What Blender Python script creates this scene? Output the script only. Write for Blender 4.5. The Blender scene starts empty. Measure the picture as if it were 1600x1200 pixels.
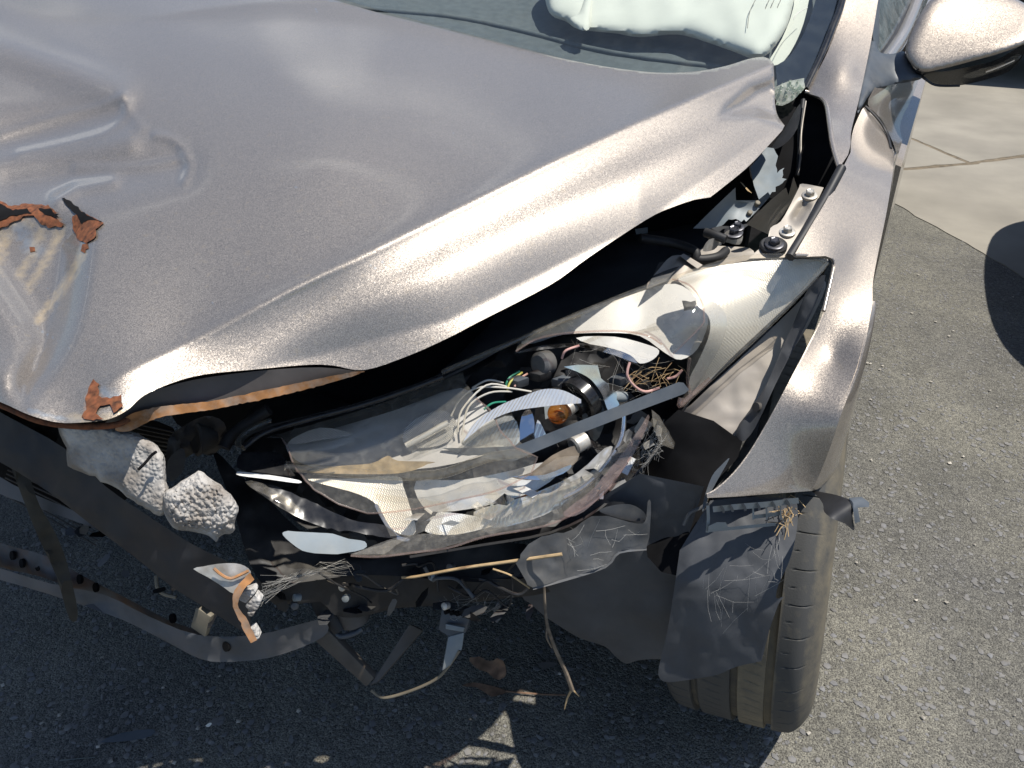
import bpy, bmesh, math, random
import numpy as np
from mathutils import Vector, Matrix, noise
from mathutils.geometry import delaunay_2d_cdt
R = math.radians
SC = bpy.context.scene
COL = SC.collection
random.seed(7)
RNG = np.random.default_rng(7)

# ------------------------------------------------------------------ camera, sky, sun, exposure
CAM = np.array([0.815, -1.066, 1.22]); YAW = R(-25.5); PIT = R(33.0); FPX = 1250.0
Fv = np.array([math.sin(YAW)*math.cos(PIT), math.cos(YAW)*math.cos(PIT), -math.sin(PIT)])
Rv = np.array([math.cos(YAW), -math.sin(YAW), 0.0])
Uv = np.cross(Rv, Fv)
cd = bpy.data.cameras.new('camera'); cam = bpy.data.objects.new('camera', cd); COL.objects.link(cam)
cd.sensor_width = 36.0; cd.lens = 36.0*FPX/1600.0; cd.clip_start = 0.02; cd.clip_end = 2000
M = Matrix((tuple(Rv), tuple(Uv), tuple(-Fv))).transposed().to_4x4()
M.translation = Vector(CAM); cam.matrix_world = M
SC.camera = cam

SUN = np.array([0.31, 0.12, 0.94]); SUN /= np.linalg.norm(SUN)     # points from the ground towards the sun
sd = bpy.data.lights.new('sun', 'SUN'); sun = bpy.data.objects.new('sun', sd); COL.objects.link(sun)
sd.energy = 4.6; sd.angle = R(0.53); sd.color = (1.0, 0.95, 0.87)
sun.location = (0, 0, 10)
sun.rotation_euler = Vector(SUN).to_track_quat('Z', 'Y').to_euler()
w = bpy.data.worlds.new('World'); SC.world = w; w.use_nodes = True
nt = w.node_tree; nt.nodes.clear()
sky = nt.nodes.new('ShaderNodeTexSky'); sky.sky_type = 'NISHITA'; sky.sun_disc = False
sky.sun_elevation = math.asin(SUN[2]); sky.sun_rotation = math.atan2(SUN[0], SUN[1])
sky.air_density = 1.0; sky.dust_density = 0.25; sky.ozone_density = 3.5
bg = nt.nodes.new('ShaderNodeBackground'); bg.inputs[1].default_value = 0.085
wo = nt.nodes.new('ShaderNodeOutputWorld')
tc = nt.nodes.new('ShaderNodeTexCoord')
mp = nt.nodes.new('ShaderNodeMapping'); mp.inputs['Scale'].default_value = (1.6, 1.0, 5.0)
mp.inputs['Rotation'].default_value = (0.15, 0.1, 0.6)
nz = nt.nodes.new('ShaderNodeTexNoise'); nz.inputs['Scale'].default_value = 1.9; nz.inputs['Detail'].default_value = 7
nz.inputs['Distortion'].default_value = 0.5
rp = nt.nodes.new('ShaderNodeValToRGB'); rp.color_ramp.elements[0].position = 0.575; rp.color_ramp.elements[1].position = 0.70
rp.color_ramp.elements[1].color = (0.75, 0.75, 0.75, 1)
mx = nt.nodes.new('ShaderNodeMixRGB'); mx.inputs[2].default_value = (13.0, 13.2, 13.5, 1)
L = nt.links.new
L(tc.outputs['Generated'], mp.inputs[0]); L(mp.outputs[0], nz.inputs['Vector']); L(nz.outputs['Fac'], rp.inputs[0])
L(rp.outputs[0], mx.inputs[0]); L(sky.outputs[0], mx.inputs[1]); L(mx.outputs[0], bg.inputs[0]); L(bg.outputs[0], wo.inputs[0])
SC.view_settings.view_transform = 'Standard'; SC.view_settings.look = 'None'
SC.view_settings.exposure = 0.25; SC.view_settings.gamma = 1.0; SC.view_settings.use_curve_mapping = False
SC.render.engine = 'CYCLES'
SC.cycles.max_bounces = 10; SC.cycles.transparent_max_bounces = 24; SC.cycles.caustics_reflective = False
SC.cycles.caustics_refractive = False
SC.cycles.sample_clamp_indirect = 6.0

# ------------------------------------------------------------------ measuring helpers
def ray(p):
    p = np.atleast_2d(np.asarray(p, float))
    return ((p[:, :1]-800)/FPX)*Rv + ((600-p[:, 1:2])/FPX)*Uv + Fv
def at(px, py, k, v):
    """where the sight line through a point of the survey photo meets a height, a station or a distance"""
    d = ray((px, py))[0]
    if k == 'z': t = (v-CAM[2])/d[2]
    elif k == 'y': t = (v-CAM[1])/d[1]
    elif k == 'x': t = (v-CAM[0])/d[0]
    else: t = v
    return CAM + d*t
def V(*a): return Vector(at(*a))
def depth_of(px, py, k, v):
    return float((at(px, py, k, v)-CAM) @ Fv)

class Surf:
    """smooth real surface through measured points (thin plate on inverse depth; exact for planes)"""
    def __init__(s, anchors, dz=None, push=0.0, lam=1e-6):
        s.a = np.array([(a[0], a[1]) for a in anchors], float)/500.0
        v = np.array([1.0/depth_of(*a) for a in anchors])
        n = len(v); s.dz = dz; s.push = push
        if n < 4:
            A = np.c_[np.ones(n), s.a]; s.c = np.linalg.lstsq(A, v, rcond=None)[0]; s.w = None
        else:
            K = s.k(s.a, s.a) + lam*np.eye(n); P = np.c_[np.ones(n), s.a]
            A = np.block([[K, P], [P.T, np.zeros((3, 3))]])
            sol = np.linalg.lstsq(A, np.r_[v, 0, 0, 0], rcond=None)[0]; s.w = sol[:n]; s.c = sol[n:]
    @staticmethod
    def k(a, b):
        r2 = ((a[:, None]-b[None])**2).sum(-1)
        return np.where(r2 > 1e-12, 0.5*r2*np.log(r2+1e-20), 0.0)
    def deeper(s, d):
        o = Surf.__new__(Surf); o.__dict__.update(s.__dict__); o.push = s.push+d; return o
    def t(s, p):
        p = np.atleast_2d(np.asarray(p, float)); q = p/500.0
        v = s.c[0]+q@s.c[1:]
        if s.w is not None: v = v+s.k(q, s.a)@s.w
        return 1.0/np.maximum(v, 1e-3)+s.push
    def pts(s, p):
        p = np.atleast_2d(np.asarray(p, float)); d = ray(p); t = s.t(p)
        if s.dz is not None:
            z = CAM[2]+d[:, 2]*t
            t = (z+s.dz(p)-CAM[2])/d[:, 2]
        return CAM+d*t[:, None]

def smooth_poly(pts, n=4, closed=True):
    P = np.asarray(pts, float); N = len(P); out = []
    rng = range(N if closed else N-1)
    for i in rng:
        if closed: a, b, c, d = P[(i-1) % N], P[i], P[(i+1) % N], P[(i+2) % N]
        else: a, b, c, d = P[max(i-1, 0)], P[i], P[i+1], P[min(i+2, N-1)]
        for k in range(n):
            t = k/n
            out.append(0.5*((2*b)+(-a+c)*t+(2*a-5*b+4*c-d)*t*t+(-a+3*b-3*c+d)*t**3))
    if not closed: out.append(P[-1])
    return np.array(out)
def jag(pts, amp=2.0, step=6.0, seed=1, closed=True):
    rg = np.random.default_rng(seed); P = np.asarray(pts, float); out = []
    N = len(P)
    for i in range(N if closed else N-1):
        a, b = P[i], P[(i+1) % N]; l = np.linalg.norm(b-a); n = max(1, int(l/step))
        nrm = np.array([-(b-a)[1], (b-a)[0]])/max(l, 1e-6)
        for k in range(n):
            t = (k+(rg.uniform(-.3, .3) if k else 0))/n
            out.append(a+(b-a)*t+nrm*(rg.normal()*amp if k else rg.normal()*amp*.4))
    return np.array(out)
def dist_poly(p, poly, closed=True):
    p = np.atleast_2d(p); best = np.full(len(p), 1e9); P = np.asarray(poly, float)
    for i in range(len(P) if closed else len(P)-1):
        a, b = P[i], P[(i+1) % len(P)]; ab = b-a
        t = np.clip(((p-a)@ab)/max(ab@ab, 1e-9), 0, 1)
        best = np.minimum(best, np.hypot(*((p-a-t[:, None]*ab).T)))
    return best
def inside(p, poly):
    p = np.atleast_2d(p); P = np.asarray(poly, float); r = np.zeros(len(p), bool); N = len(P)
    for i in range(N):
        a, b = P[i], P[(i+1) % N]
        c = ((a[1] > p[:, 1]) != (b[1] > p[:, 1]))
        with np.errstate(divide='ignore', invalid='ignore'):
            x = (b[0]-a[0])*(p[:, 1]-a[1])/(b[1]-a[1]+1e-12)+a[0]
        r ^= c & (p[:, 0] < x)
    return r

# ------------------------------------------------------------------ scene graph helpers
def tag(o, label=None, cat=None, group=None, kind=None):
    if label: o['label'] = label
    if cat: o['category'] = cat
    if group: o['group'] = group
    if kind: o['kind'] = kind
    return o
def thing(name, label, cat, loc=(0, 0, 0), group=None):
    o = bpy.data.objects.new(name, None); COL.objects.link(o); o.location = loc; o.empty_display_size = .1
    return tag(o, label, cat, group)
def base_of(o):
    m = Vector((0, 0, 0)); q = o
    while q is not None: m += q.location; q = q.parent
    return m
def mesh_obj(name, verts, faces, mat, parent=None, smooth=True, sharp=None, local=False):
    me = bpy.data.meshes.new(name)
    off = base_of(parent) if (parent is not None and not local) else Vector((0, 0, 0))
    me.from_pydata([tuple(Vector(v)-off) for v in verts], [], [tuple(f) for f in faces])
    me.validate()
    if mat: me.materials.append(mat)
    me.polygons.foreach_set('use_smooth', [smooth]*len(me.polygons))
    o = bpy.data.objects.new(name, me); COL.objects.link(o)
    if parent is not None: o.parent = parent
    if smooth: me.set_sharp_from_angle(angle=R(sharp if sharp else 40))
    me.update()
    return o
def tri_poly(poly, step):
    P = np.asarray(poly, float)
    lo, hi = P.min(0), P.max(0)
    xs = np.arange(lo[0]+step*.5, hi[0], step); ys = np.arange(lo[1]+step*.5, hi[1], step*.866)
    gx, gy = np.meshgrid(xs, ys); gx = gx+(np.arange(len(ys)) % 2)[:, None]*step*.5
    g = np.c_[gx.ravel(), gy.ravel()]
    g = g[inside(g, P)]
    if len(g): g = g[dist_poly(g, P) > step*.45]
    pts = [Vector((float(a), float(b))) for a, b in np.r_[P, g]] if len(g) else [Vector((float(a), float(b))) for a, b in P]
    vs, es, fs, *_ = delaunay_2d_cdt(pts, [], [list(range(len(P)))], 1, 1e-4)
    return np.array([(v.x, v.y) for v in vs]), [tuple(f) for f in fs]
def build_sheet(name, P2, F, front, back, mat, parent, sharp=40):
    n = len(P2)
    a, b, c = F[0]; q = np.cross(front[b]-front[a], front[c]-front[a])
    if q @ (CAM-front[a]) < 0: F = [f[::-1] for f in F]
    cnt = {}
    for f in F:
        for i in range(len(f)):
            e = (f[i], f[(i+1) % len(f)]); cnt[e] = 1
    bd = [e for e in cnt if (e[1], e[0]) not in cnt]
    faces = list(F)+[tuple(i+n for i in f[::-1]) for f in F]+[(e[1], e[0], e[0]+n, e[1]+n) for e in bd]
    verts = np.r_[front, back]
    o = mesh_obj(name, verts, faces, mat, parent, True, sharp)
    return o
def sheet(name, outline, surf, mat, parent=None, thick=.0018, step=9, label=None, sharp=40, wear=None, rough=0.0, seed=0):
    """a panel of real thickness cut to an outline"""
    P2, F = tri_poly(outline, step)
    fr = surf.pts(P2); d = ray(P2)
    if rough:
        h = np.array([noise.noise(Vector((p[0]*.02+seed, p[1]*.02, seed))) + .5*noise.noise(Vector((p[0]*.06, p[1]*.06+seed, seed))) for p in P2])
        fr = fr+d*(h*rough)[:, None]
    bk = fr+d*thick
    o = build_sheet(name, P2, F, fr, bk, mat, parent, sharp)
    if wear is not None:
        col = wear(P2); at_ = o.data.color_attributes.new('wear', 'FLOAT_COLOR', 'POINT')
        col = np.r_[col, col]
        if len(col) == len(o.data.vertices): at_.data.foreach_set('color', np.c_[col, np.ones(len(col))].astype(np.float32).ravel())
    if label: o['label'] = label
    return o
def pillow(name, outline, surf, mat, parent=None, front=.02, back=.02, width=30, step=8, label=None, rough=0.0, seed=3, fr_scale=.03, sharp=60):
    """a rounded closed body: bulges by front / back metres over width from its outline"""
    P2, F = tri_poly(outline, step); d = ray(P2); base = surf.pts(P2)
    e = np.clip(dist_poly(P2, outline)/width, 0, 1); f = np.sqrt(np.maximum(1-(1-e)**2, 0))
    f0 = f.copy(); f = f+.02
    if rough:
        h = np.array([noise.noise(Vector((p[0]*fr_scale+seed, p[1]*fr_scale, seed))) + .6*noise.noise(Vector((p[0]*fr_scale*2.7, p[1]*fr_scale*2.7+seed, 1))) for p in P2])
        base = base+d*(h*rough*f0)[:, None]
    o = build_sheet(name, P2, F, base-d*(front*f)[:, None], base+d*(back*f)[:, None], mat, parent, sharp)
    if label: o['label'] = label
    return o
def skirt(name, line, sa, sb, mat, parent, thick=.002, closed=False, label=None):
    """a wall between two surfaces along a line"""
    A = sa.pts(line); B = sb.pts(line); n = len(A)
    T = np.roll(A, -1, 0)-A; T[-1] = T[-2]
    N = np.cross(T, B-A); N /= np.maximum(np.linalg.norm(N, axis=1), 1e-9)[:, None]
    vs = np.r_[A, B, A+N*thick, B+N*thick]; f = []
    for i in range(n if closed else n-1):
        j = (i+1) % n
        f += [(i, j, n+j, n+i), (2*n+j, 2*n+i, 3*n+i, 3*n+j), (j, i, 2*n+i, 2*n+j), (n+i, n+j, 3*n+j, 3*n+i)]
    if not closed: f += [(0, n, 3*n, 2*n), (n-1, 3*n-1, 4*n-1, 2*n-1)]
    o = mesh_obj(name, vs, f, mat, parent, True, 35)
    if label: o['label'] = label
    return o
def tube_geo(pts, r, seg=8, r2=None):
    P = [Vector(p) for p in pts]; vs = []; fs = []; n = len(P)
    up = Vector((0.12, 0.31, 0.94))
    prev = None
    for i in range(n):
        t = (P[min(i+1, n-1)]-P[max(i-1, 0)]).normalized()
        if prev is None: u = t.cross(up).normalized()
        else:
            u = (prev-t*prev.dot(t))
            u = u.normalized() if u.length > 1e-6 else t.cross(up).normalized()
        prev = u; v = t.cross(u)
        rr = r if r2 is None else r+(r2-r)*i/(n-1)
        for k in range(seg):
            a = 2*math.pi*k/seg; vs.append(P[i]+(u*math.cos(a)+v*math.sin(a))*rr)
    for i in range(n-1):
        for k in range(seg):
            j = (k+1) % seg; fs.append((i*seg+k, i*seg+j, (i+1)*seg+j, (i+1)*seg+k))
    fs.append(tuple(range(seg))[::-1]); fs.append(tuple((n-1)*seg+k for k in range(seg)))
    return vs, fs
def tube(name, pts, r, mat, parent=None, seg=8, smoothn=5, r2=None, label=None):
    P = smooth_poly(np.array(pts, float), smoothn, False) if smoothn > 1 and len(pts) > 2 else pts
    vs, fs = tube_geo(P, r, seg, r2); o = mesh_obj(name, vs, fs, mat, parent, True, 50)
    if label: o['label'] = label
    return o
def pix_tube(name, pts, r, mat, parent=None, **k):
    return tube(name, [at(*p) for p in pts], r, mat, parent, **k)
def lathe(name, c, axis, prof, mat, parent=None, seg=32, label=None, sharp=35):
    """turned body: prof = (distance along axis, radius)"""
    ax = Vector(axis).normalized(); u = ax.orthogonal().normalized(); v = ax.cross(u); c = Vector(c); vs = []; fs = []
    for (h, r) in prof:
        for k in range(seg):
            a = 2*math.pi*k/seg; vs.append(c+ax*h+(u*math.cos(a)+v*math.sin(a))*max(r, 1e-5))
    for i in range(len(prof)-1):
        for k in range(seg):
            j = (k+1) % seg; fs.append((i*seg+k, i*seg+j, (i+1)*seg+j, (i+1)*seg+k))
    fs.append(tuple(range(seg))[::-1]); fs.append(tuple((len(prof)-1)*seg+k for k in range(seg)))
    o = mesh_obj(name, vs, fs, mat, parent, True, sharp)
    bm = bmesh.new(); bm.from_mesh(o.data); bmesh.ops.recalc_face_normals(bm, faces=bm.faces); bm.to_mesh(o.data); bm.free()
    if label: o['label'] = label
    return o
def beam_geo(a, b, wv, hv):
    """box from a to b with half vectors wv, hv"""
    a, b, wv, hv = map(Vector, (a, b, wv, hv))
    vs = [a-wv-hv, a+wv-hv, a+wv+hv, a-wv+hv, b-wv-hv, b+wv-hv, b+wv+hv, b-wv+hv]
    return vs, [(3, 2, 1, 0), (4, 5, 6, 7), (0, 1, 5, 4), (1, 2, 6, 5), (2, 3, 7, 6), (3, 0, 4, 7)]
def bevelled(name, vs, fs, mat, parent=None, bev=.002, seg=2, label=None):
    o = mesh_obj(name, vs, fs, mat, parent, True, 35)
    bm = bmesh.new(); bm.from_mesh(o.data); bmesh.ops.recalc_face_normals(bm, faces=bm.faces)
    if bev: bmesh.ops.bevel(bm, geom=bm.edges[:], offset=bev, segments=seg, affect='EDGES', profile=.6)
    bm.to_mesh(o.data); bm.free()
    o.data.polygons.foreach_set('use_smooth', [True]*len(o.data.polygons)); o.data.set_sharp_from_angle(angle=R(35))
    if label: o['label'] = label
    return o
def slab_px(name, quad, depth, mat, parent, bev=.002, label=None):
    """solid block whose face has the measured corners (px, py, kind, value), depth metres thick away from the viewer"""
    A = [Vector(at(*q)) for q in quad]; n = (A[1]-A[0]).cross(A[-1]-A[0]).normalized()
    if n.dot(Vector(CAM)-A[0]) > 0: n = -n
    B = [a+n*depth for a in A]; m = len(A)
    fs = [tuple(range(m)), tuple(range(2*m-1, m-1, -1))]+[(i, m+i, m+(i+1) % m, (i+1) % m) for i in range(m)]
    return bevelled(name, A+B, fs, mat, parent, bev, 2, label)

# ------------------------------------------------------------------ materials
def mat_new(name):
    m = bpy.data.materials.new(name); m.use_nodes = True; n = m.node_tree
    n.nodes.clear(); o = n.nodes.new('ShaderNodeOutputMaterial'); return m, n, o
def pbr(name, col, rough=.5, metal=0.0, var=.25, vscale=14, bump=0.0, bscale=120, coat=0.0, dust=0.0, dustcol=(.30, .26, .20), spec=.5, rvar=.15, detail=6, dscale=None, dthr=.5):
    m, n, o = mat_new(name); N = n.nodes.new; l = n.links.new
    b = N('ShaderNodeBsdfPrincipled'); l(b.outputs[0], o.inputs[0])
    tcn = N('ShaderNodeTexCoord'); nz = N('ShaderNodeTexNoise'); nz.inputs['Scale'].default_value = vscale; nz.inputs['Detail'].default_value = detail
    l(tcn.outputs['Object'], nz.inputs['Vector'])
    r = N('ShaderNodeValToRGB'); r.color_ramp.elements[0].position = .3; r.color_ramp.elements[1].position = .7
    r.color_ramp.elements[0].color = tuple(c*(1-var) for c in col)+(1,); r.color_ramp.elements[1].color = tuple(min(c*(1+var), 1) for c in col)+(1,)
    l(nz.outputs['Fac'], r.inputs[0]); out = r.outputs[0]
    if dust:
        n2 = N('ShaderNodeTexNoise'); n2.inputs['Scale'].default_value = dscale or vscale*2.3; n2.inputs['Detail'].default_value = 9; n2.inputs['Roughness'].default_value = .65
        l(tcn.outputs['Object'], n2.inputs['Vector'])
        r2 = N('ShaderNodeValToRGB'); r2.color_ramp.elements[0].position = dthr-.12; r2.color_ramp.elements[1].position = dthr+.22
        r2.color_ramp.elements[1].color = (dust, dust, dust, 1); l(n2.outputs['Fac'], r2.inputs[0])
        mx = N('ShaderNodeMixRGB'); mx.inputs[2].default_value = tuple(dustcol)+(1,); l(r2.outputs[0], mx.inputs[0]); l(out, mx.inputs[1]); out = mx.outputs[0]
    l(out, b.inputs['Base Color'])
    mr = N('ShaderNodeMapRange'); mr.inputs[3].default_value = max(rough-rvar*rough, .02); mr.inputs[4].default_value = min(rough+rvar, 1); l(nz.outputs['Fac'], mr.inputs[0]); l(mr.outputs[0], b.inputs['Roughness'])
    b.inputs['Metallic'].default_value = metal; b.inputs['Specular IOR Level'].default_value = spec
    b.inputs['Coat Weight'].default_value = coat; b.inputs['Coat Roughness'].default_value = .04
    if bump:
        n3 = N('ShaderNodeTexNoise'); n3.inputs['Scale'].default_value = bscale; n3.inputs['Detail'].default_value = 5; l(tcn.outputs['Object'], n3.inputs['Vector'])
        bp = N('ShaderNodeBump'); bp.inputs['Strength'].default_value = min(bump*60, 1); bp.inputs['Distance'].default_value = max(bump, .0003); l(n3.outputs['Fac'], bp.inputs['Height']); l(bp.outputs[0], b.inputs['Normal'])
    return m
def paint(name, col, wear=False):
    m, n, o = mat_new(name); N = n.nodes.new; l = n.links.new
    b = N('ShaderNodeBsdfPrincipled'); l(b.outputs[0], o.inputs[0]); tcn = N('ShaderNodeTexCoord')
    vo = N('ShaderNodeTexVoronoi'); vo.inputs['Scale'].default_value = 1500; l(tcn.outputs['Object'], vo.inputs['Vector'])
    sx = N('ShaderNodeSeparateColor'); l(vo.outputs['Color'], sx.inputs[0])
    # flakes: every cell tilts its own way
    sub = N('ShaderNodeVectorMath'); sub.operation = 'SUBTRACT'; sub.inputs[1].default_value = (.5, .5, .5); l(vo.outputs['Color'], sub.inputs[0])
    sc = N('ShaderNodeVectorMath'); sc.operation = 'SCALE'; sc.inputs['Scale'].default_value = .22; l(sub.outputs[0], sc.inputs[0])
    ge = N('ShaderNodeNewGeometry'); ad = N('ShaderNodeVectorMath'); l(ge.outputs['Normal'], ad.inputs[0]); l(sc.outputs[0], ad.inputs[1])
    no = N('ShaderNodeVectorMath'); no.operation = 'NORMALIZE'; l(ad.outputs[0], no.inputs[0]); l(no.outputs[0], b.inputs['Normal'])
    r = N('ShaderNodeValToRGB'); r.color_ramp.elements[0].color = tuple(c*.72 for c in col)+(1,); r.color_ramp.elements[1].color = tuple(c*1.3 for c in col)+(1,)
    l(sx.outputs[0], r.inputs[0]); out = r.outputs[0]
    # dusty film
    n2 = N('ShaderNodeTexNoise'); n2.inputs['Scale'].default_value = 9; n2.inputs['Detail'].default_value = 9; n2.inputs['Roughness'].default_value = .7; l(tcn.outputs['Object'], n2.inputs['Vector'])
    r2 = N('ShaderNodeValToRGB'); r2.color_ramp.elements[0].position = .42; r2.color_ramp.elements[1].position = .75; r2.color_ramp.elements[1].color = (.12, .12, .12, 1); l(n2.outputs['Fac'], r2.inputs[0])
    mx = N('ShaderNodeMixRGB'); mx.inputs[2].default_value = (.34, .31, .27, 1); l(r2.outputs[0], mx.inputs[0]); l(out, mx.inputs[1]); out = mx.outputs[0]
    met = N('ShaderNodeMath'); met.operation = 'MULTIPLY'; met.inputs[1].default_value = 1.0; met.inputs[0].default_value = .74
    coat = 1.0; b.inputs['Coat IOR'].default_value = 1.8
    b.inputs['Roughness'].default_value = .50
    if wear:
        va = N('ShaderNodeVertexColor'); va.layer_name = 'wear'; sp = N('ShaderNodeSeparateColor'); l(va.outputs[0], sp.inputs[0])
        n4 = N('ShaderNodeTexNoise'); n4.inputs['Scale'].default_value = 110; n4.inputs['Detail'].default_value = 8; l(tcn.outputs['Object'], n4.inputs['Vector'])
        def mask(k, bias):
            a = N('ShaderNodeMath'); a.operation = 'ADD'; l(sp.outputs[k], a.inputs[0]); l(n4.outputs['Fac'], a.inputs[1])
            mr = N('ShaderNodeMapRange'); mr.inputs[1].default_value = bias; mr.inputs[2].default_value = bias+(.35 if k else .75); l(a.outputs[0], mr.inputs[0]); return mr
        st = mask(0, .60); rs = mask(1, .95); ba = mask(2, .8)
        for k, c in ((ba, (.36, .38, .40)), (st, (.46, .36, .22)), (rs, (.20, .06, .02))):
            q = N('ShaderNodeMixRGB'); q.inputs[2].default_value = c+(1,); l(k.outputs[0], q.inputs[0]); l(out, q.inputs[1]); out = q.outputs[0]
        s1 = N('ShaderNodeMath'); s1.operation = 'SUBTRACT'; s1.use_clamp = True; s1.inputs[0].default_value = .74; l(rs.outputs[0], s1.inputs[1])
        s2 = N('ShaderNodeMath'); s2.operation = 'MULTIPLY_ADD'; s2.use_clamp = True; l(st.outputs[0], s2.inputs[0]); s2.inputs[1].default_value = -.55; l(s1.outputs[0], s2.inputs[2])
        l(s2.outputs[0], b.inputs['Metallic'])
        c1 = N('ShaderNodeMath'); c1.operation = 'SUBTRACT'; c1.use_clamp = True; c1.inputs[0].default_value = .85; l(rs.outputs[0], c1.inputs[1]); l(c1.outputs[0], b.inputs['Coat Weight'])
    else:
        l(met.outputs[0], b.inputs['Metallic']); b.inputs['Coat Weight'].default_value = coat
    l(out, b.inputs['Base Color'])
    mr2 = N('ShaderNodeMapRange'); mr2.inputs[3].default_value = .03; mr2.inputs[4].default_value = .16; l(n2.outputs['Fac'], mr2.inputs[0]); l(mr2.outputs[0], b.inputs['Coat Roughness'])
    cb = N('ShaderNodeBump'); cb.inputs['Strength'].default_value = .02; cb.inputs['Distance'].default_value = .002; l(n2.outputs['Fac'], cb.inputs['Height']); l(cb.outputs[0], b.inputs['Coat Normal'])
    return m
def clear(name, tint, ior=1.45, rough=.04, dust=.3, dscale=40, dcol=(.42, .38, .32), thr=.5, haze=.05, ridge=0):
    """thin clear plastic or glass sheet with grime"""
    m, n, o = mat_new(name); N = n.nodes.new; l = n.links.new; tcn = N('ShaderNodeTexCoord')
    tr = N('ShaderNodeBsdfTransparent'); tr.inputs[0].default_value = tuple(tint)+(1,)
    gl = N('ShaderNodeBsdfGlossy'); gl.inputs['Roughness'].default_value = rough
    lw = N('ShaderNodeNewGeometry'); dp = N('ShaderNodeVectorMath'); dp.operation = 'DOT_PRODUCT'; l(lw.outputs['Normal'], dp.inputs[0]); l(lw.outputs['Incoming'], dp.inputs[1])
    ab = N('ShaderNodeMath'); ab.operation = 'ABSOLUTE'; l(dp.outputs['Value'], ab.inputs[0])
    om = N('ShaderNodeMath'); om.operation = 'SUBTRACT'; om.inputs[0].default_value = 1; l(ab.outputs[0], om.inputs[1])
    p5 = N('ShaderNodeMath'); p5.operation = 'POWER'; p5.inputs[1].default_value = 5; l(om.outputs[0], p5.inputs[0])
    f0 = ((ior-1)/(ior+1))**2
    fr = N('ShaderNodeMath'); fr.operation = 'MULTIPLY_ADD'; fr.inputs[1].default_value = 1-f0; fr.inputs[2].default_value = f0; l(p5.outputs[0], fr.inputs[0])
    m1 = N('ShaderNodeMixShader'); l(fr.outputs[0], m1.inputs[0]); l(tr.outputs[0], m1.inputs[1]); l(gl.outputs[0], m1.inputs[2])
    df = N('ShaderNodeBsdfDiffuse'); df.inputs[0].default_value = tuple(dcol)+(1,)
    n2 = N('ShaderNodeTexNoise'); n2.inputs['Scale'].default_value = dscale; n2.inputs['Detail'].default_value = 10; n2.inputs['Roughness'].default_value = .7; l(tcn.outputs['Object'], n2.inputs['Vector'])
    mr = N('ShaderNodeMapRange'); mr.inputs[1].default_value = thr-.1; mr.inputs[2].default_value = thr+.25; mr.inputs[3].default_value = haze; mr.inputs[4].default_value = dust; l(n2.outputs['Fac'], mr.inputs[0])
    m2 = N('ShaderNodeMixShader'); l(mr.outputs[0], m2.inputs[0]); l(m1.outputs[0], m2.inputs[1]); l(df.outputs[0], m2.inputs[2]); l(m2.outputs[0], o.inputs[0])
    bp = N('ShaderNodeBump'); bp.inputs['Strength'].default_value = .15; bp.inputs['Distance'].default_value = .001; l(n2.outputs['Fac'], bp.inputs['Height'])
    if ridge:
        wv = N('ShaderNodeTexWave'); wv.inputs['Scale'].default_value = ridge; l(tcn.outputs['Object'], wv.inputs['Vector'])
        bp2 = N('ShaderNodeBump'); bp2.inputs['Strength'].default_value = .5; bp2.inputs['Distance'].default_value = .001; l(wv.outputs['Fac'], bp2.inputs['Height']); l(bp.outputs[0], bp2.inputs['Normal']); bp = bp2
    l(bp.outputs[0], gl.inputs['Normal'])
    return m
def chrome(name, col=(.8, .8, .82), rough=.08, ridge=0, dust=.25, rot=(0, 0, 0), grid=False, metal=1.0):
    m, n, o = mat_new(name); N = n.nodes.new; l = n.links.new; tcn = N('ShaderNodeTexCoord')
    b = N('ShaderNodeBsdfPrincipled'); l(b.outputs[0], o.inputs[0])
    n2 = N('ShaderNodeTexNoise'); n2.inputs['Scale'].default_value = 45; n2.inputs['Detail'].default_value = 9; l(tcn.outputs['Object'], n2.inputs['Vector'])
    r2 = N('ShaderNodeValToRGB'); r2.color_ramp.elements[0].position = .42; r2.color_ramp.elements[1].position = .72; r2.color_ramp.elements[1].color = (dust,)*3+(1,); l(n2.outputs['Fac'], r2.inputs[0])
    mx = N('ShaderNodeMixRGB'); mx.inputs[1].default_value = tuple(col)+(1,); mx.inputs[2].default_value = (.40, .34, .25, 1); l(r2.outputs[0], mx.inputs[0]); l(mx.outputs[0], b.inputs['Base Color'])
    mm = N('ShaderNodeMath'); mm.operation = 'SUBTRACT'; mm.use_clamp = True; mm.inputs[0].default_value = metal; l(r2.outputs[0], mm.inputs[1]); l(mm.outputs[0], b.inputs['Metallic'])
    mr = N('ShaderNodeMapRange'); mr.inputs[3].default_value = rough; mr.inputs[4].default_value = rough+.25; l(r2.outputs[0], mr.inputs[0]); l(mr.outputs[0], b.inputs['Roughness'])
    if ridge:
        mp = N('ShaderNodeMapping'); mp.inputs['Rotation'].default_value = rot; l(tcn.outputs['Object'], mp.inputs[0])
        h = None
        for d in (('X', 'Y', 'Z') if grid else ('X',)):
            wv = N('ShaderNodeTexWave'); wv.bands_direction = d; wv.inputs['Scale'].default_value = ridge; l(mp.outputs[0], wv.inputs['Vector'])
            if h is None: h = wv.outputs['Fac']
            else:
                ad = N('ShaderNodeMath'); l(h, ad.inputs[0]); l(wv.outputs['Fac'], ad.inputs[1]); h = ad.outputs[0]
        bp = N('ShaderNodeBump'); bp.inputs['Strength'].default_value = .25 if grid else .7; bp.inputs['Distance'].default_value = .001; l(h, bp.inputs['Height']); l(bp.outputs[0], b.inputs['Normal'])
    return m
MT = {}
MT['paint'] = paint('bronze_paint', (.36, .315, .268))
MT['paint_worn'] = paint('bronze_paint_worn', (.355, .318, .28), True)
MT['under'] = pbr('body_underside', (.10, .09, .085), .5, .3, .3, 20)
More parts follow.
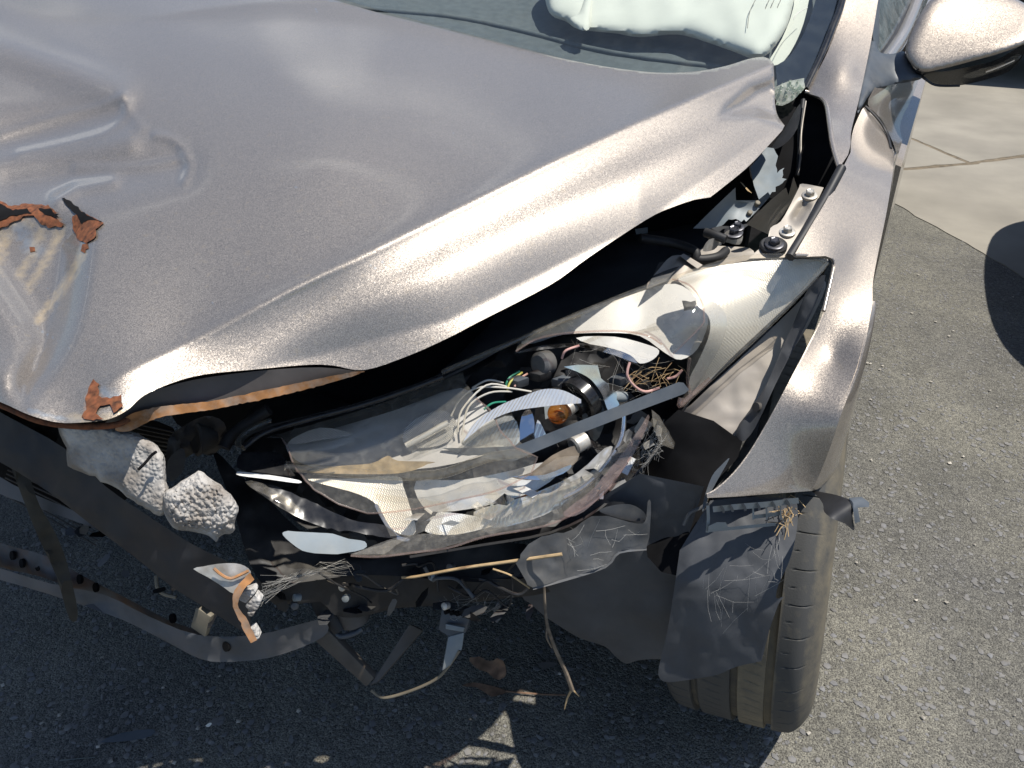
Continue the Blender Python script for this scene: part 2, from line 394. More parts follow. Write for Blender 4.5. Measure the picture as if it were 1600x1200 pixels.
MT['black'] = pbr('black_plastic', (.018, .018, .020), .55, 0, .3, 30, .0004, 400, dust=.14, dustcol=(.10, .095, .085), dscale=30, dthr=.55)
MT['black_gloss'] = pbr('black_gloss', (.012, .013, .016), .18, 0, .3, 30, dust=.25, dustcol=(.12, .11, .10), dscale=40)
MT['shade_black'] = pbr('recess_shade', (.009, .009, .010), .9, 0, .4, 25, .0006, 200, spec=.12)  # near-black with the shade of recesses, holes and cavities put into its colour
MT['rubber'] = pbr('rubber_seal', (.022, .022, .024), .5, 0, .3, 40)
MT['liner'] = pbr('arch_liner', (.070, .074, .082), .6, 0, .2, 18, .0004, 300, dust=.22, dustcol=(.13, .13, .13), dscale=40, dthr=.54)
MT['grey_plastic'] = pbr('grey_plastic', (.085, .090, .098), .5, 0, .2, 25, .0003, 350, dust=.5, dustcol=(.24, .22, .19), dscale=26, dthr=.52)
MT['slate'] = pbr('slate_plastic', (.065, .078, .095), .42, 0, .2, 25, .0002, 350, dust=.25, dustcol=(.2, .2, .19), dscale=30)
MT['bluegrey'] = pbr('bluegrey_plastic', (.22, .26, .29), .45, 0, .15, 25, dust=.4, dustcol=(.32, .31, .27), dscale=30)
MT['primer'] = pbr('bay_paint', (.30, .275, .25), .42, .35, .15, 22, .0003, 300, dust=.6, dustcol=(.36, .32, .26), dscale=18, dthr=.45)
MT['primer_dark'] = pbr('bay_metal_dark', (.075, .07, .068), .5, .2, .35, 22, .0003, 300, dust=.4, dustcol=(.17, .15, .12), dscale=18)
MT['steel'] = pbr('zinc_steel', (.58, .56, .52), .42, .5, .3, 60, .0004, 200, dust=.5, dustcol=(.33, .25, .16), dscale=80)
MT['bolt'] = pbr('dark_bolt', (.09, .09, .10), .35, .7, .3, 90)
MT['rust'] = pbr('rust', (.135, .044, .018), .85, 0, .75, 140, .0012, 240, dust=.4, dustcol=(.34, .135, .05), dscale=170, dthr=.52)
MT['rust_orange'] = pbr('rust_orange', (.36, .17, .065), .8, 0, .65, 34, .0008, 260, dust=.7, dustcol=(.42, .40, .36), dscale=50, dthr=.56)
MT['beam'] = pbr('black_beam', (.026, .028, .033), .6, .1, .3, 16, .0004, 300, dust=.35, dustcol=(.12, .075, .05), dscale=12, dthr=.6)
MT['cross'] = pbr('mottled_crossmember', (.085, .09, .10), .6, .2, .5, 26, .0005, 200, dust=.9, dustcol=(.16, .075, .035), dscale=22, dthr=.57)
MT['band'] = pbr('lower_band', (.115, .12, .13), .55, .1, .3, 20, .0004, 300, dust=.5, dustcol=(.13, .09, .07), dscale=20, dthr=.6)
MT['airbag'] = pbr('airbag_cloth', (.80, .76, .67), .9, 0, .06, 12, .0003, 900)
MT['dash'] = pbr('dash_plastic', (.10, .11, .115), .65, 0, .2, 60, .0003, 900, dust=.3, dustcol=(.14, .14, .13), dscale=20)
MT['glass'] = clear('windscreen_glass', (.95, .98, .975), 1.5, .01, .03, 30, (.45, .47, .45), .55, .012)
MT['glass_side'] = clear('side_glass', (.5, .58, .58), 1.5, .02, .3, 30, (.5, .5, .48), .5, .06)
MT['crumb'] = clear('crumbled_glass', (.86, .92, .88), 1.5, .02, .5, 90, (.75, .76, .68), .45, .15)
MT['frit'] = pbr('black_frit', (.010, .011, .014), .06, 0, .2, 30, coat=1.0)
MT['lens'] = clear('headlight_lens', (.985, .968, .935), 1.49, .04, .10, 120, (.78, .75, .67), .56, .03)
MT['lens_dirty'] = clear('dirty_lens', (.975, .955, .92), 1.49, .06, .14, 140, (.76, .72, .64), .55, .045)
MT['lens_edge'] = clear('pink_lens_edge', (.93, .85, .82), 1.49, .1, .16, 50, (.70, .58, .54), .5, .07)
MT['lens_rib'] = clear('ribbed_lens', (.92, .92, .90), 1.49, .06, .3, 40, (.6, .58, .52), .5, .10, ridge=140)
MT['bulb_glass'] = clear('bulb_glass', (.97, .97, .96), 1.49, .02, .06, 40, (.7, .7, .7), .6, .02)
MT['amber'] = clear('amber_glass', (.95, .55, .22), 1.5, .04, .25, 60, (.5, .28, .10), .5, .1)
MT['chrome'] = chrome('chrome_reflector', rough=.06, dust=.3)
MT['satin'] = chrome('satin_silver', (.84, .84, .82), .26, 0, .15, metal=.35)
MT['ribbed'] = chrome('ribbed_reflector', (.86, .86, .85), .18, 150, .2, (0.4, .2, .7), metal=.6)
MT['dots'] = chrome('dotted_reflector', (.90, .89, .85), .35, 160, .12, (.3, .5, .4), True, metal=.35)
MT['wire_white'] = pbr('white_wire', (.62, .60, .55), .5); MT['wire_green'] = pbr('green_wire', (.04, .30, .20), .4)
MT['wire_yellow'] = pbr('yellow_wire', (.48, .46, .10), .4); MT['wire_pink'] = pbr('pink_wire', (.60, .36, .32), .5)
MT['straw'] = pbr('dry_straw', (.46, .33, .18), .8, 0, .3, 60); MT['twig'] = pbr('grey_twig', (.20, .16, .12), .9, 0, .4, 90, .0006, 300)
MT['leaf'] = pbr('dead_leaf', (.20, .12, .075), .8, 0, .45, 60, .0005, 200)
MT['web'] = pbr('web_thread', (.50, .49, .46), .7, 0, .1, 40)
MT['tan'] = pbr('tan_plastic', (.20, .175, .13), .6, 0, .2, 40)
MT['red'] = pbr('red_plastic', (.3, .03, .03), .4)

def foam_mat():
    m, n, o = mat_new('polystyrene'); N = n.nodes.new; l = n.links.new; tcn = N('ShaderNodeTexCoord')
    b = N('ShaderNodeBsdfPrincipled'); l(b.outputs[0], o.inputs[0]); b.inputs['Roughness'].default_value = .85
    vo = N('ShaderNodeTexVoronoi'); vo.inputs['Scale'].default_value = 210; l(tcn.outputs['Object'], vo.inputs['Vector'])
    nz = N('ShaderNodeTexNoise'); nz.inputs['Scale'].default_value = 26; nz.inputs['Detail'].default_value = 6; l(tcn.outputs['Object'], nz.inputs['Vector'])
    r = N('ShaderNodeValToRGB'); r.color_ramp.elements[0].position = .35; r.color_ramp.elements[1].position = .65
    r.color_ramp.elements[0].color = (.27, .24, .21, 1); r.color_ramp.elements[1].color = (.56, .54, .51, 1); l(nz.outputs['Fac'], r.inputs[0])
    l(r.outputs[0], b.inputs['Base Color'])
    mr = N('ShaderNodeMapRange'); mr.inputs[1].default_value = 0; mr.inputs[2].default_value = .7; mr.inputs[3].default_value = 1; mr.inputs[4].default_value = 0; l(vo.outputs['Distance'], mr.inputs[0])
    bp = N('ShaderNodeBump'); bp.inputs['Strength'].default_value = .8; bp.inputs['Distance'].default_value = .002; l(mr.outputs[0], bp.inputs['Height']); l(bp.outputs[0], b.inputs['Normal'])
    return m
MT['foam'] = foam_mat()
def tyre_mat():
    m, n, o = mat_new('tyre_rubber'); N = n.nodes.new; l = n.links.new; tcn = N('ShaderNodeTexCoord')
    b = N('ShaderNodeBsdfPrincipled'); l(b.outputs[0], o.inputs[0]); b.inputs['Roughness'].default_value = .75
    va = N('ShaderNodeVertexColor'); va.layer_name = 'wear'; sp = N('ShaderNodeSeparateColor'); l(va.outputs[0], sp.inputs[0])
    nz = N('ShaderNodeTexNoise'); nz.inputs['Scale'].default_value = 28; nz.inputs['Detail'].default_value = 9; nz.inputs['Roughness'].default_value = .7; l(tcn.outputs['Object'], nz.inputs['Vector'])
    a = N('ShaderNodeMath'); l(sp.outputs[0], a.inputs[0]); l(nz.outputs['Fac'], a.inputs[1])
    mr = N('ShaderNodeMapRange'); mr.inputs[1].default_value = .46; mr.inputs[2].default_value = 1.1; l(a.outputs[0], mr.inputs[0])
    mx = N('ShaderNodeMixRGB'); mx.inputs[1].default_value = (.066, .066, .064, 1); mx.inputs[2].default_value = (.25, .21, .14, 1); l(mr.outputs[0], mx.inputs[0]); l(mx.outputs[0], b.inputs['Base Color'])
    n3 = N('ShaderNodeTexNoise'); n3.inputs['Scale'].default_value = 500; l(tcn.outputs['Object'], n3.inputs['Vector'])
    bp = N('ShaderNodeBump'); bp.inputs['Strength'].default_value = .3; bp.inputs['Distance'].default_value = .001; l(n3.outputs['Fac'], bp.inputs['Height']); l(bp.outputs[0], b.inputs['Normal'])
    return m
MT['tyre'] = tyre_mat()
def asphalt_mat():
    m, n, o = mat_new('asphalt'); N = n.nodes.new; l = n.links.new; tcn = N('ShaderNodeTexCoord')
    b = N('ShaderNodeBsdfPrincipled'); l(b.outputs[0], o.inputs[0]); b.inputs['Roughness'].default_value = .85
    n1 = N('ShaderNodeTexNoise'); n1.inputs['Scale'].default_value = 5; n1.inputs['Detail'].default_value = 10; n1.inputs['Roughness'].default_value = .7; l(tcn.outputs['Object'], n1.inputs['Vector'])
    n2 = N('ShaderNodeTexNoise'); n2.inputs['Scale'].default_value = 380; n2.inputs['Detail'].default_value = 4; l(tcn.outputs['Object'], n2.inputs['Vector'])
    vo = N('ShaderNodeTexVoronoi'); vo.inputs['Scale'].default_value = 170; l(tcn.outputs['Object'], vo.inputs['Vector'])
    r = N('ShaderNodeValToRGB'); r.color_ramp.elements[0].position = .3; r.color_ramp.elements[1].position = .7
    r.color_ramp.elements[0].color = (.132, .129, .117, 1); r.color_ramp.elements[1].color = (.225, .218, .195, 1); l(n1.outputs['Fac'], r.inputs[0])
    r3 = N('ShaderNodeValToRGB'); r3.color_ramp.elements[0].position = .30; r3.color_ramp.elements[0].color = (.16, .16, .17, 1); r3.color_ramp.elements[1].position = .62; r3.color_ramp.elements[1].color = (1.4, 1.4, 1.36, 1); l(n2.outputs['Fac'], r3.inputs[0])
    mx = N('ShaderNodeMixRGB'); mx.blend_type = 'MULTIPLY'; mx.inputs[0].default_value = 1; l(r.outputs[0], mx.inputs[1]); l(r3.outputs[0], mx.inputs[2])
    sp = N('ShaderNodeSeparateColor'); l(vo.outputs['Color'], sp.inputs[0])
    r4 = N('ShaderNodeValToRGB'); r4.color_ramp.elements[0].color = (.7, .7, .72, 1); r4.color_ramp.elements[1].color = (1.3, 1.3, 1.3, 1); l(sp.outputs[0], r4.inputs[0])
    m2 = N('ShaderNodeMixRGB'); m2.blend_type = 'MULTIPLY'; m2.inputs[0].default_value = 1; l(mx.outputs[0], m2.inputs[1]); l(r4.outputs[0], m2.inputs[2]); n6 = N('ShaderNodeTexNoise'); n6.inputs['Scale'].default_value = 1.7; n6.inputs['Detail'].default_value = 6; l(tcn.outputs['Object'], n6.inputs['Vector'])
    r6 = N('ShaderNodeValToRGB'); r6.color_ramp.elements[0].position = .36; r6.color_ramp.elements[0].color = (.72, .72, .74, 1); r6.color_ramp.elements[1].position = .60; r6.color_ramp.elements[1].color = (1.08, 1.06, 1.0, 1); l(n6.outputs['Fac'], r6.inputs[0])
    m6 = N('ShaderNodeMixRGB'); m6.blend_type = 'MULTIPLY'; m6.inputs[0].default_value = 1; l(m2.outputs[0], m6.inputs[1]); l(r6.outputs[0], m6.inputs[2]); l(m6.outputs[0], b.inputs['Base Color'])
    ad = N('ShaderNodeMath'); ad.operation = 'MULTIPLY_ADD'; l(vo.outputs['Distance'], ad.inputs[0]); ad.inputs[1].default_value = -.8; l(n2.outputs['Fac'], ad.inputs[2])
    bp = N('ShaderNodeBump'); bp.inputs['Strength'].default_value = 1; bp.inputs['Distance'].default_value = .004; l(ad.outputs[0], bp.inputs['Height']); l(bp.outputs[0], b.inputs['Normal'])
    return m
MT['asphalt'] = asphalt_mat()
MT['stone'] = pbr('aggregate', (.16, .16, .165), .7, 0, .35, 34, .0006, 400, dust=.6, dustcol=(.22, .20, .16), dscale=60)
MT['concrete'] = pbr('concrete', (.275, .255, .215), .85, 0, .2, 3.2, .0008, 160, dust=.5, dustcol=(.24, .22, .19), dscale=5, dthr=.55, detail=10)
MT['mortar'] = pbr('joint_dirt', (.16, .13, .09), .95, 0, .4, 30, .002, 90)

# ------------------------------------------------------------------ ground
GZ = 0.0
def grid_plane(name, x0, x1, y0, y1, n, z, mat):
    vs = [(x0+(x1-x0)*i/n, y0+(y1-y0)*j/n, z) for j in range(n+1) for i in range(n+1)]
    fs = [(j*(n+1)+i, j*(n+1)+i+1, (j+1)*(n+1)+i+1, (j+1)*(n+1)+i) for j in range(n) for i in range(n)]
    return mesh_obj(name, vs, fs, mat, None, True)
g = grid_plane('asphalt_ground', -300, 300, -300, 300, 12, 0, MT['asphalt']); tag(g, kind='structure')
# stones of the aggregate standing proud of the binder
vs, fs = [], []
ico = bmesh.new(); bmesh.ops.create_icosphere(ico, subdivisions=1, radius=1); iv = [v.co.copy() for v in ico.verts]; ifc = [tuple(v.index for v in f.verts) for f in ico.faces]; ico.free()
def on_apron(x, y): return y > 1.95+ (x-.95)*-1.1
for k in range(15000):
    if k < 9500: x, y = random.uniform(.75, 2.0), random.uniform(-.75, 2.3)
    else: x, y = random.uniform(-.7, .9), random.uniform(-.9, .3)
    s = random.choice((.0025, .003, .0035, .0045, .006, .0075)) if y < 1.0 else random.choice((.003, .004, .005))
    rz = random.uniform(0, 6.28); c, sn = math.cos(rz), math.sin(rz); el = random.uniform(.6, 1.0); b0 = len(vs)
    for v in iv:
        q = v*(1+random.uniform(-.22, .22)); xx, yy = q.x*s, q.y*s*el
        vs.append((x+xx*c-yy*sn, y+xx*sn+yy*c, .0002+q.z*s*.42))
    fs += [tuple(i+b0 for i in f) for f in ifc]
o = mesh_obj('asphalt_stones', vs, fs, MT['stone'], None, True, 30); tag(o, kind='stuff')
vs, fs = [], []
for k in range(420):
    x, y = random.uniform(-.5, 2.0), random.uniform(-.85, 2.2); s = random.uniform(.0015, .0055); b0 = len(vs); a = random.uniform(0, 6.28)
    for i in range(4):
        q = a+i*1.57+random.uniform(-.4, .4); vs.append((x+s*math.cos(q), y+s*math.sin(q), .003+random.uniform(0, .002)))
    vs.append((x, y, .0055)); fs += [(b0+i, b0+(i+1) % 4, b0+4) for i in range(4)]
o = mesh_obj('loose_grit', vs, fs, pbr('grit', (.40, .37, .32), .8, 0, .6, 60), None, False); tag(o, kind='stuff')
# concrete apron of separate bays
def bay(pix, name='slab', mat='concrete', top=.003, seed=1):
    pts = np.array([at(px, py, 'z', 0)[:2] for px, py in pix]); P = jag(pts, .0035, .05, seed)
    Q, F = tri_poly(P*100, 60); n = len(Q)
    F = [f if (Q[f[1]][0]-Q[f[0]][0])*(Q[f[2]][1]-Q[f[0]][1])-(Q[f[1]][1]-Q[f[0]][1])*(Q[f[2]][0]-Q[f[0]][0]) > 0 else f[::-1] for f in F]
    vs = [(q[0]/100, q[1]/100, top) for q in Q]+[(q[0]/100, q[1]/100, -.03) for q in Q]
    es = {(f[i], f[(i+1) % 3]) for f in F for i in range(3)}
    fs = list(F)+[tuple(i+n for i in f[::-1]) for f in F]+[(b, a, a+n, b+n) for a, b in es if (b, a) not in es]
    o = mesh_obj(name, vs, fs, MT[mat], None, False)
    return o
ap = bpy.data.objects.new('concrete_apron', None); COL.objects.link(ap); ap['kind'] = 'structure'
for pix, sd_ in (([(1250, 230), (1385, 311), (1535, 396), (1700, 490), (2300, 640), (2300, 205), (1600, 247), (1512, 259), (1400, 268), (1300, 276)], 3),
                 ([(1250, 200), (1300, 272), (1400, 264), (1509, 255), (1409, 212), (1200, 120), (1000, 60)], 4),
                 ([(1412, 211), (1515, 254), (1600, 242), (2300, 197), (2500, 0), (1500, -60), (1000, -60), (1000, 50)], 5)):
    s_ = bay(pix, seed=sd_); s_.parent = ap
jt = mesh_obj('joint_filler', [tuple(at(px, py, 'z', 0)[:2])+(.0015,) for px, py in ((1250, 216), (1405, 300), (1700, 468), (2200, 580), (2450, 10), (1500, -40), (1000, -40))], [tuple(range(7))], MT['mortar'], ap, False); jt['kind'] = 'structure'

# ------------------------------------------------------------------ the wrecked car
CAR = thing('wrecked_car', 'crumpled bronze-grey hatchback with smashed headlight and missing front bumper', 'car')

# --- hood
CREASE = smooth_poly([(150, 606), (180, 590), (300, 533), (400, 481), (560, 402), (700, 333), (860, 254), (1000, 190), (1100, 147), (1203, 104)], 4, False)
def side_of(p, line):
    """signed distance to an open line, positive below it"""
    d = dist_poly(p, line, False); y = np.interp(p[:, 0], line[:, 0], line[:, 1]); return np.where(p[:, 1] > y, d, -d)
def pit(p, poly, depth, w):
    d = dist_poly(p, poly); s = np.where(inside(p, poly), d, 0); e = np.clip(s/w, 0, 1); return -depth*e*e*(3-2*e)
def ridge(p, line, a, w):
    d = dist_poly(p, line, False); return a*np.exp(-(d/w)**2)
LOBE1 = smooth_poly([(-260, 300), (-60, 215), (30, 196), (110, 182), (170, 170), (198, 152), (206, 168), (196, 190), (150, 210), (70, 228), (0, 240), (-120, 300), (-260, 380)], 3)
LOBE2 = smooth_poly([(20, 300), (70, 262), (130, 232), (190, 215), (235, 205), (262, 213), (284, 229), (297, 256), (288, 286), (255, 304), (190, 316), (120, 326), (50, 330)], 3)
VAL = smooth_poly([(150, 330), (152, 420), (130, 520), (85, 600), (40, 650), (0, 610), (20, 540), (-20, 470), (-60, 400), (-40, 330), (60, 318)], 3)
ARC1 = np.array([(150, 148), (185, 150), (202, 160), (200, 185)], float)
ARC2 = np.array([(240, 210), (262, 214), (284, 230), (297, 256), (288, 284), (262, 300)], float)
OTH2 = np.array([(240, 210), (190, 215), (130, 232), (70, 262), (20, 300), (50, 332), (120, 330), (190, 320), (262, 300)], float)
def scoop(p, poly, arc, oth, a, w, m1, m2):
    i = inside(p, poly); e1 = np.clip(dist_poly(p, arc, False)/m1, 0, 1); e2 = np.clip(dist_poly(p, oth, False)/m2, 0, 1); sm = lambda e: e*e*(3-2*e)
    return np.where(i, -a*sm(e1)*sm(e2)*np.exp(-dist_poly(p, arc, False)/w), 0)
def hood_dz(p):
    s = side_of(p, CREASE); fade = np.clip((p[:, 0]-130)/170, 0, 1)
    h = .0030*np.exp(-(np.sqrt(s*s+12)-3.5)/16)*fade
    sp = np.maximum(s, 0)
    wd = np.interp(p[:, 0], [150, 300, 480, 700, 1000, 1226], [30, 62, 105, 150, 150, 90]); u_ = np.clip(sp/wd, 0, 1)
    h += fade*.006*(wd/150)**2*np.sin(math.pi*u_)*(u_ < 1)
    h += fade*(-.0020*np.exp(-((sp-40)/26)**2)*(s > 0)*np.clip((p[:, 0]-200)/300, 0, 1))
    h += ridge(p, smooth_poly([(20, 292), (110, 280), (200, 268), (272, 258)], 4, False), -.006, 32)+ridge(p, np.array([(-240, 320), (-60, 245), (20, 218), (110, 196), (165, 180), (180, 174)]), -.0042, 27)
    h += -.012*np.exp(-((p[:, 0]-60)/150)**2-((p[:, 1]-240)/85)**2)
    for ln, a, wd in (([(0, 212), (50, 196), (110, 178), (160, 166), (192, 150)], .0016, 7), ([(30, 240), (110, 222), (165, 206), (192, 186), (198, 165)], .0014, 7), ([(244, 212), (266, 216), (284, 230), (296, 256), (288, 284)], .0020, 7), ([(120, 262), (190, 262), (240, 258), (286, 248)], .0016, 7), ([(194, 150), (204, 176), (222, 200)], .0012, 8)):
        h += ridge(p, smooth_poly(ln, 4, False), a, wd)
    h += ridge(p, np.array([(-200, 60), (0, 75), (110, 112), (150, 128), (185, 146)]), .006, 28)
    h += ridge(p, np.array([(-60, 262), (60, 245), (150, 231), (200, 222)]), .003, 20)
    h += pit(p, VAL, .020, 70)
    h += ridge(p, np.array([(-100, 560), (5, 590), (42, 650)]), .012, 40)
    h += ridge(p, np.array([(90, 312), (120, 294), (175, 284)]), .004, 12)
    # rear corner curled up
    h += pit(p, np.array([(1112, 190), (1130, 160), (1170, 128), (1215, 112), (1240, 150), (1240, 210), (1180, 190)]), .006, 26)
    return h
CR_A = [(180, 592, 'z', 0.772), (290, 538, 'z', .780), (400, 481, 'z', .806), (550, 407, 'z', .840), (700, 333, 'z', .868), (860, 254, 'z', .895), (1000, 190, 'z', .916), (1100, 147, 'z', .930), (1203, 104, 'z', .940)]
H_IN_A = [(100, 662, 'z', .748), (-60, 600, 'z', .748), (-300, 520, 'z', .74), (-500, 470, 'z', .71), (150, 606, 'z', .764), (250, 400, 'z', .822), (500, 250, 'z', .888), (800, 150, 'z', .913), (60, 440, 'z', .80), (-200, 350, 'z', .81), (200, 220, 'z', .882), (0, 200, 'z', .878),
             (1080, 112, 'y', .31), (860, 88, 'y', .33), (600, 22, 'y', .42), (300, -70, 'd', 2.02), (0, -150, 'd', 2.35), (-250, -230, 'd', 2.4)]
H_FL_A = [(60, 662, 'z', .746), (130, 664, 'z', .748), (200, 648, 'z', .748), (300, 602, 'z', .756), (400, 580, 'z', .755), (480, 572, 'z', .750), (560, 587, 'z', .738), (700, 528, 'z', .768), (860, 445, 'z', .795), (1010, 343, 'z', .836), (1110, 308, 'z', .846), (1226, 195, 'z', .886)]
class Hood(Surf):
    def __init__(s):
        s.A = Surf(H_IN_A+CR_A, lam=1.5e-3); s.B = Surf(H_FL_A+CR_A); s.dz = hood_dz; s.push = 0.0
    def t(s, p):
        p = np.atleast_2d(np.asarray(p, float)); q = np.clip((side_of(p, CREASE)+4)/12, 0, 1); f = np.clip((p[:, 0]-120)/120, 0, 1); q = q*q*(3-2*q)*f
        return s.A.t(p)*(1-q)+s.B.t(p)*q+s.push
    def deeper(s, d):
        o = Hood(); o.__dict__.update(s.__dict__); o.push = s.push+d; return o
HOOD = Hood()
HOOD_OUT = np.r_[smooth_poly([(1209, 100), (1210, 130), (1211, 160), (1215, 180), (1226, 196)], 4, False),
                 smooth_poly([(1222, 204), (1200, 228), (1165, 264), (1110, 308)], 3, False),
                 smooth_poly([(1085, 312), (1050, 324), (1010, 343), (920, 402), (860, 445), (750, 502), (700, 528), (640, 555), (570, 578), (520, 571), (480, 570), (400, 577), (320, 585), (270, 598), (225, 618), (200, 640), (170, 655), (130, 660), (90, 660), (45, 648), (0, 628), (-80, 600), (-200, 560), (-400, 500), (-520, 470)], 4, False),
                 smooth_poly([(-560, 300), (-480, 0), (-330, -250)], 4, False),
                 smooth_poly([(-250, -228), (0, -148), (300, -68), (480, -13), (540, 5), (600, 22), (680, 42), (760, 62), (860, 87), (940, 103), (1020, 113), (1080, 112), (1130, 104), (1170, 92), (1192, 89), (1204, 93)], 4, False)]
def hood_wear(p):
    st = np.zeros(len(p)); rs = np.zeros(len(p)); ba = np.zeros(len(p))
    for ln, wd, a in (([(130, 395), (112, 430), (60, 500)], 8, .6), ([(96, 362), (75, 400), (45, 450)], 9, .5), ([(65, 360), (50, 400), (30, 430)], 10, .45), ([(10, 365), (-10, 420)], 12, .5), ([(20, 345), (60, 345), (90, 360)], 14, .35)):
        d = dist_poly(p, np.array(ln, float), False); st = np.maximum(st, a*np.exp(-(d/wd)**2))
    d = dist_poly(p, np.array([(110, 652), (150, 658), (190, 645)], float), False); st = np.maximum(st, .5*np.exp(-(d/8)**2))
    for ln, wd in (([(0, 330), (30, 345), (60, 330), (95, 345)], 9), ([(120, 335), (135, 360)], 12), ([(130, 655), (140, 610), (160, 620), (185, 640)], 7), ([(50, 388), (44, 390)], 3)):
        d = dist_poly(p, np.array(ln, float), False); rs = np.maximum(rs, .6*np.exp(-(d/wd)**2))
    for ln, wd in (([(30, 355), (45, 385), (60, 390)], 18), ([(45, 640), (100, 655), (150, 655)], 6), ([(150, 610), (190, 620)], 14), ([(30, 495), (110, 545)], 1.5), ([(120, 420), (142, 436)], 1.5), ([(60, 445), (80, 452)], 1.5), ([(590, 405), (602, 413)], 1.6), ([(576, 414), (588, 420)], 1.4), ([(598, 402), (600, 410)], 1.3), ([(492, 12), (498, 20)], 2), ([(420, 300), (470, 292)], .8), ([(700, 210), (735, 200)], .8), ([(330, 470), (350, 500)], .8)):
        d = dist_poly(p, np.array(ln, float), False); ba = np.maximum(ba, .6*np.exp(-(d/wd)**2))
    return np.c_[st, rs, ba]
hood = sheet('hood', HOOD_OUT, HOOD, MT['paint_worn'], CAR, .0016, 5.2, 'dented bonnet skin with torn rusty nose', 60, hood_wear)
def on_hood(off): 
    s = HOOD.deeper(0); s.push = -off; return s
# torn rusty metal on the nose
for i, (ol, off) in enumerate((
        ([(-30, 330), (-5, 312), (18, 322), (40, 318), (75, 320), (92, 333), (80, 338), (100, 350), (96, 354), (75, 356), (60, 345), (48, 336), (22, 345), (8, 355), (-10, 360), (-30, 372)], .003),
        ([(113, 338), (128, 330), (150, 342), (162, 348), (150, 358), (146, 372), (134, 380), (120, 372), (114, 356)], .004),
        ([(128, 382), (136, 380), (138, 388), (132, 396), (126, 392)], .002),
        ([(134, 640), (136, 612), (146, 592), (155, 600), (154, 618), (172, 622), (190, 616), (192, 634), (178, 645), (172, 632), (156, 634), (150, 646), (162, 655), (140, 656), (128, 650)], .003),
        ([(46, 386), (54, 386), (55, 393), (47, 394)], .0015))):
    sheet('rust_flake', jag(ol, 1.2, 5, i), on_hood(off), MT['rust'], hood, .0012, 3.5, None, 30, None, .0018, i)
for i, ol in enumerate(([(-30, 335), (0, 318), (20, 328), (42, 326), (50, 333), (22, 336), (0, 344), (-20, 352)], [(96, 309), (108, 313), (124, 326), (136, 336), (160, 346), (140, 343), (128, 350), (120, 335), (106, 322)], [(60, 326), (78, 325), (92, 340), (70, 335)])):
    sheet('tear_shade', jag(ol, .8, 4, i+20), on_hood(.0045), MT['shade_black'], hood, .001, 4)  # black sheet on the skin, coloured as the shade inside a torn opening
# folded-under front lip and rusty hem
LIP = Surf([(200, 640, 'z', 0.738), (300, 600, 'z', 0.748), (420, 585, 'z', 0.753), (520, 580, 'z', 0.756), (190, 668, 'z', 0.716), (300, 642, 'z', 0.722), (420, 618, 'z', 0.732), (540, 588, 'z', 0.746)])
sheet('folded_lip', smooth_poly([(205, 632), (240, 612), (300, 594), (400, 580), (500, 574), (562, 584), (480, 603), (400, 620), (300, 640), (225, 655), (185, 665), (160, 664)], 3), LIP.deeper(.010), MT['under'], hood, .002, 7)
sheet('rusty_hem', jag(smooth_poly([(180, 672), (192, 655), (215, 643), (260, 634), (330, 627), (400, 612), (470, 598), (540, 583), (570, 581), (500, 603), (420, 622), (330, 640), (250, 652), (215, 668), (200, 674)], 3), .5, 5, 5), LIP, MT['rust_orange'], hood, .003, 5, None, 30, None, .002, 2)
pix_tube('hem_roll', [(-80, 604, 'z', 0.734), (0, 632, 'z', 0.734), (60, 657, 'z', 0.732), (120, 666, 'z', 0.730), (180, 664, 'z', 0.726), (205, 652, 'z', 0.724)], .0036, MT['rust'], hood, seg=8)
HU = HOOD.deeper(.060); HU.dz = None
sheet('inner_frame', smooth_poly([(30, 600), (200, 560), (500, 520), (700, 470), (900, 370), (1100, 260), (1190, 200), (1180, 120), (1000, 130), (700, 80), (300, -30), (-200, -150), (-450, 100), (-450, 440), (-100, 540)], 2), HU, MT['under'], hood, .004, 40)

# --- windscreen, dash and airbag
WS = Surf([(1250, 140, 'y', .43), (1305, 0, 'y', .66), (1080, 112, 'y', .36), (860, 70, 'y', .44), (600, 10, 'y', .47), (300, -80, 'y', .46), (0, -180, 'y', .42), (900, -200, 'y', .95), (1340, -200, 'y', 1.02), (400, -250, 'y', .92), (-100, -330, 'y', .85)])
sheet('windscreen', smooth_poly([(1256, 138), (1283, 85), (1300, 40), (1312, 0), (1335, -100), (1352, -200), (900, -215), (400, -260), (-100, -340), (-200, -250), (0, -165), (300, -70), (600, 18), (860, 86), (1000, 122), (1080, 132), (1180, 150)], 3), WS, MT['glass'], CAR, .004, 22)
sheet('frit_band', np.r_[smooth_poly([(1212, 104), (1236, 85), (1256, 52), (1270, 15), (1284, -40), (1300, -120), (1312, -200)], 4, False), smooth_poly([(1350, -200), (1332, -100), (1311, 0), (1299, 40), (1282, 85), (1257, 138), (1215, 140)], 4, False)], WS.deeper(.006), MT['frit'], CAR, .001, 12)
pix_tube('windscreen_trim', [(1258, 140, 'y', .424), (1284, 86, 'y', .51), (1302, 40, 'y', .585), (1316, 0, 'y', .655), (1336, -100, 'y', .83), (1354, -200, 'y', 1.01)], .0065, MT['black_gloss'], CAR, seg=8)
DASH = Surf([(600, 22, 'y', .56), (1080, 125, 'y', .47), (1230, 150, 'y', .50), (800, 10, 'y', .74), (1250, 40, 'y', .78), (1000, -50, 'y', 1.02), (300, -60, 'y', .60), (1000, 60, 'y', .62)])
dash = sheet('dashboard', smooth_poly([(250, -60), (560, 22), (800, 90), (1000, 130), (1230, 150), (1290, 60), (1300, -40), (900, -60), (500, -110)], 3), DASH, MT['dash'], CAR, .05, 16, None, 40, None, .002, 4)
